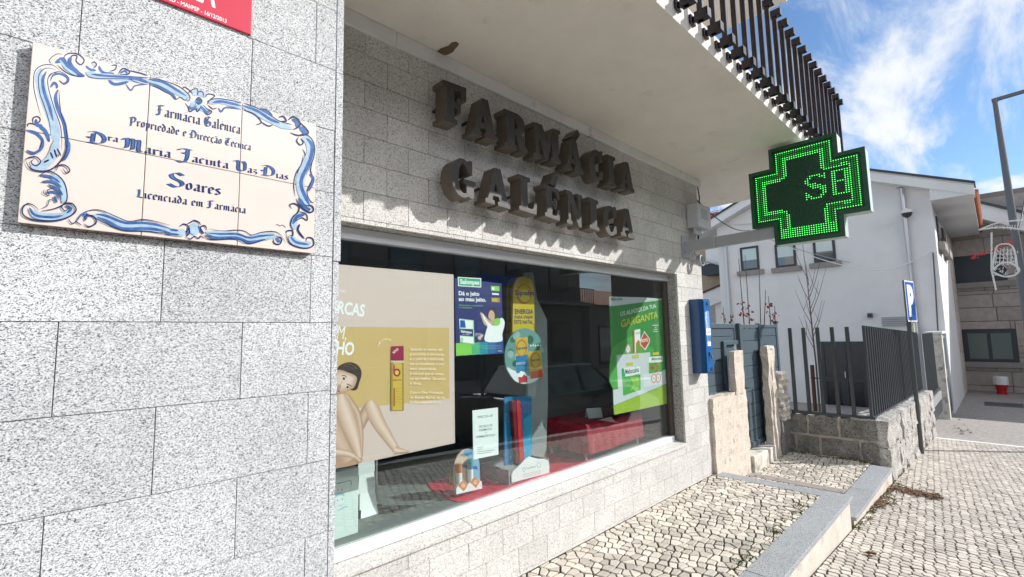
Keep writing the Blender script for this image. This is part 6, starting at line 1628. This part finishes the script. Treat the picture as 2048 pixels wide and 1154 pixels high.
# ------------------------------------------------------------------ across the road (seen mirrored in the shop window)
darkw = mat('brown_render', (.24, .22, .20), .9, var=.1); conc2 = mat('grey_balcony', (.30, .30, .30), .85)
t = thing('apartment_block', 'brown apartment block with balconies across the road, mirrored in the shop window', 'building', (10, -18, -.6))
g = MB(); g.box(-14, 26.5, -27, -18, -1.8, 8.2, darkw); g.build('wall', t)
for k in range(9):
    x = -8 + k * 3.9
    g = MB(); g.box(x, x + 2.2, -17.99, -17.95, .2 if k % 2 else -1, 2.2, 'winframe'); w = g.build('window', t); g = MB(); g.box(x + .12, x + 2.08, -17.945, -17.93, .35 if k % 2 else -.8, 2.05, 'winglass'); g.build('pane', w)
    g = MB(); g.box(x, x + 2.0, -17.99, -17.95, 4.2, 5.8, 'winframe'); w = g.build('window', t); g = MB(); g.box(x + .1, x + 1.9, -17.945, -17.93, 4.3, 5.7, 'winglass'); g.build('pane', w)
for x in (-6, 3, 12.4, 20.4):
    g = MB(); g.box(x, x + 6, -17.999, -16.7, 3.2, 3.4, conc2); b = g.build('balcony', t)
    g = MB()
    for k in range(25): g.box(x + .05 + k * .245, x + .08 + k * .245, -16.76, -16.73, 3.4, 4.3, 'fence')
    g.box(x, x + 6, -16.78, -16.72, 4.3, 4.35, 'fence'); g.build('balustrade', b)
t = thing('low_shop', 'low pale shop with an orange tiled roof across the road, mirrored at the window end', 'building', (36, -18, -1))
g = MB(); g.box(27.5, 60, -28, -18, -1.8, 3.4, conc2); g.build('wall', t)
g = MB(); g.hexa([(27.2, -28, 3.4), (60.3, -28, 3.4), (60.3, -17.6, 3.4), (27.2, -17.6, 3.4)], [(27.2, -28, 5.4), (60.3, -28, 5.4), (60.3, -24, 5.4), (27.2, -24, 5.4)], 'rooftile'); g.build('roof', t)
for k in range(5):
    g = MB(); x = 28.5 + k * 5; g.box(x, x + 2.6, -17.99, -17.95, -.9, 1.9, 'winframe'); w = g.build('window', t); g = MB(); g.box(x + .12, x + 2.5, -17.945, -17.93, -.7, 1.75, 'winglass'); g.build('pane', w)
t = thing('direction_sign', 'stack of pale road direction boards on two posts, mirrored in the shop window', 'road sign', (9.5, -8.6, -.7))
g = MB(); g.tube([(9.3, -8.6, -.8), (9.3, -8.6, 3.2)], .05, 'galv', 8); g.build('post', t); g = MB(); g.tube([(10.7, -8.6, -.8), (10.7, -8.6, 3.2)], .05, 'galv', 8); g.build('post', t)
for k in range(6): g = MB(); g.box(9.1, 10.9, -8.55, -8.52, 1.15 + k * .36, 1.42 + k * .36, conc2 if k != 5 else 'pblue'); g.build('board', t)


def car(label, x, y, z, L, H, paint, rz=0):
    t = thing('parked_car', label, 'car', (x, y, z), 'cars parked across the road'); Wd = 1.76; prt = mat('car_paint', paint, .1, .0, coat=1.0)

    def pr(prof, y0, y1, inset, mt, name, parent, bev=.03):
        g = MB(); a = [(x + p, y + y0, z + q) for p, q in prof]; n = len(a); cz = [(x + p + (0 if True else 0), y + y1, z + q) for p, q in prof]
        g.add(a + cz, [tuple(range(n)), tuple(range(2 * n - 1, n - 1, -1))] + [(i, i + n, (i + 1) % n + n, (i + 1) % n) for i in range(n)], mt); return g.build(name, parent, bevel=bev, smooth=False, segs=3)
    h = H
    body = [(-L / 2, .25), (-L / 2 + .02, .62), (-L / 2 + .12, .80), (-L * .30, .86 * h / 1.45 + .04), (L * .18, .90 * h / 1.45), (L * .40, .80 * h / 1.45), (L / 2 - .04, .62), (L / 2, .30), (L / 2 - .1, .20), (-L / 2 + .1, .20)]
    b = pr(body, -Wd / 2, Wd / 2, 0, prt, 'body', t, .06)
    gh = MB(); z1 = .88 * h / 1.45; lo = [(-L * .44, -Wd / 2 + .05), (L * .24, -Wd / 2 + .05), (L * .24, Wd / 2 - .05), (-L * .44, Wd / 2 - .05)]; hi = [(-L * .36, -Wd / 2 + .22), (L * .06, -Wd / 2 + .22), (L * .06, Wd / 2 - .22), (-L * .36, Wd / 2 - .22)]
    gh.hexa([(x + a, y + c, z + z1 - .02) for a, c in lo], [(x + a, y + c, z + h - .04) for a, c in hi], 'winglass'); gh.build('windows', t, bevel=.04)
    rf = MB(); rf.hexa([(x + a * 1.01, y + c * 1.01, z + h - .05) for a, c in hi], [(x + a * .96, y + c * .94, z + h) for a, c in hi], prt); rf.build('roof', t, bevel=.02)
    for s_ in (-1, 1):
        g = MB()
        for a0, a1 in ((-.44, -.36), (-.06, -.07), (.24, .06)): g.bar((x + L * a0, y + s_ * (Wd / 2 - .045), z + z1 - .02), (x + L * a1, y + s_ * (Wd / 2 - .215), z + h - .03), .06, .04, prt)
        g.build('pillars', t)
        g = MB(); g.box(x + L * .15, x + L * .21, y + s_ * (Wd / 2 + .02) - .08, y + s_ * (Wd / 2 + .02) + .08, z + z1, z + z1 + .13, prt); g.build('mirror', t, bevel=.03)
        g = MB(); g.box(x + L / 2 - .16, x + L / 2 - .02, y + s_ * .6 - .2, y + s_ * .6 + .2, z + .58, z + .70, 'white'); g.build('headlight', t, bevel=.03)
        g = MB(); g.box(x - L / 2 + .0, x - L / 2 + .1, y + s_ * .68 - .14, y + s_ * .68 + .14, z + .62, z + .80, 'hydred'); g.build('tail_light', t, bevel=.02)
        for f in (-.31, .31):
            g = MB(); cx, cy = x + L * f, y + s_ * (Wd / 2 - .11); g.lathe([(.20, -.1), (.31, -.1), (.325, -.07), (.325, .07), (.31, .1), (.20, .1)], (0, 0, 0), 'black', 22)
            g.v = [(cx + a, cy + c, z + .325 + b_) for a, b_, c in g.v]; w = g.build('wheel', t, smooth=False)
            g = MB(); g.lathe([(.19, -.08), (.2, .0), (.19, .10), (.06, .08), (.04, .11)], (0, 0, 0), 'steel', 16); g.v = [(cx + a, cy + s_ * c, z + .325 + b_) for a, b_, c in g.v]; g.build('rim', w)


car('black hatchback parked across the road, mirrored behind the red table', 8.6, -4.95, zs(8.6) - .30, 4.0, 1.45, (.008, .008, .010))
car('dark grey saloon parked nearest across the road, mirrored behind the job notice', 3.9, -4.95, zs(3.9) - .30, 4.4, 1.42, (.012, .012, .015))
car('dark blue car parked behind the grey saloon across the road, mirrored low in the window', -1.3, -4.95, zs(0) - .30, 4.2, 1.45, (.01, .012, .02))
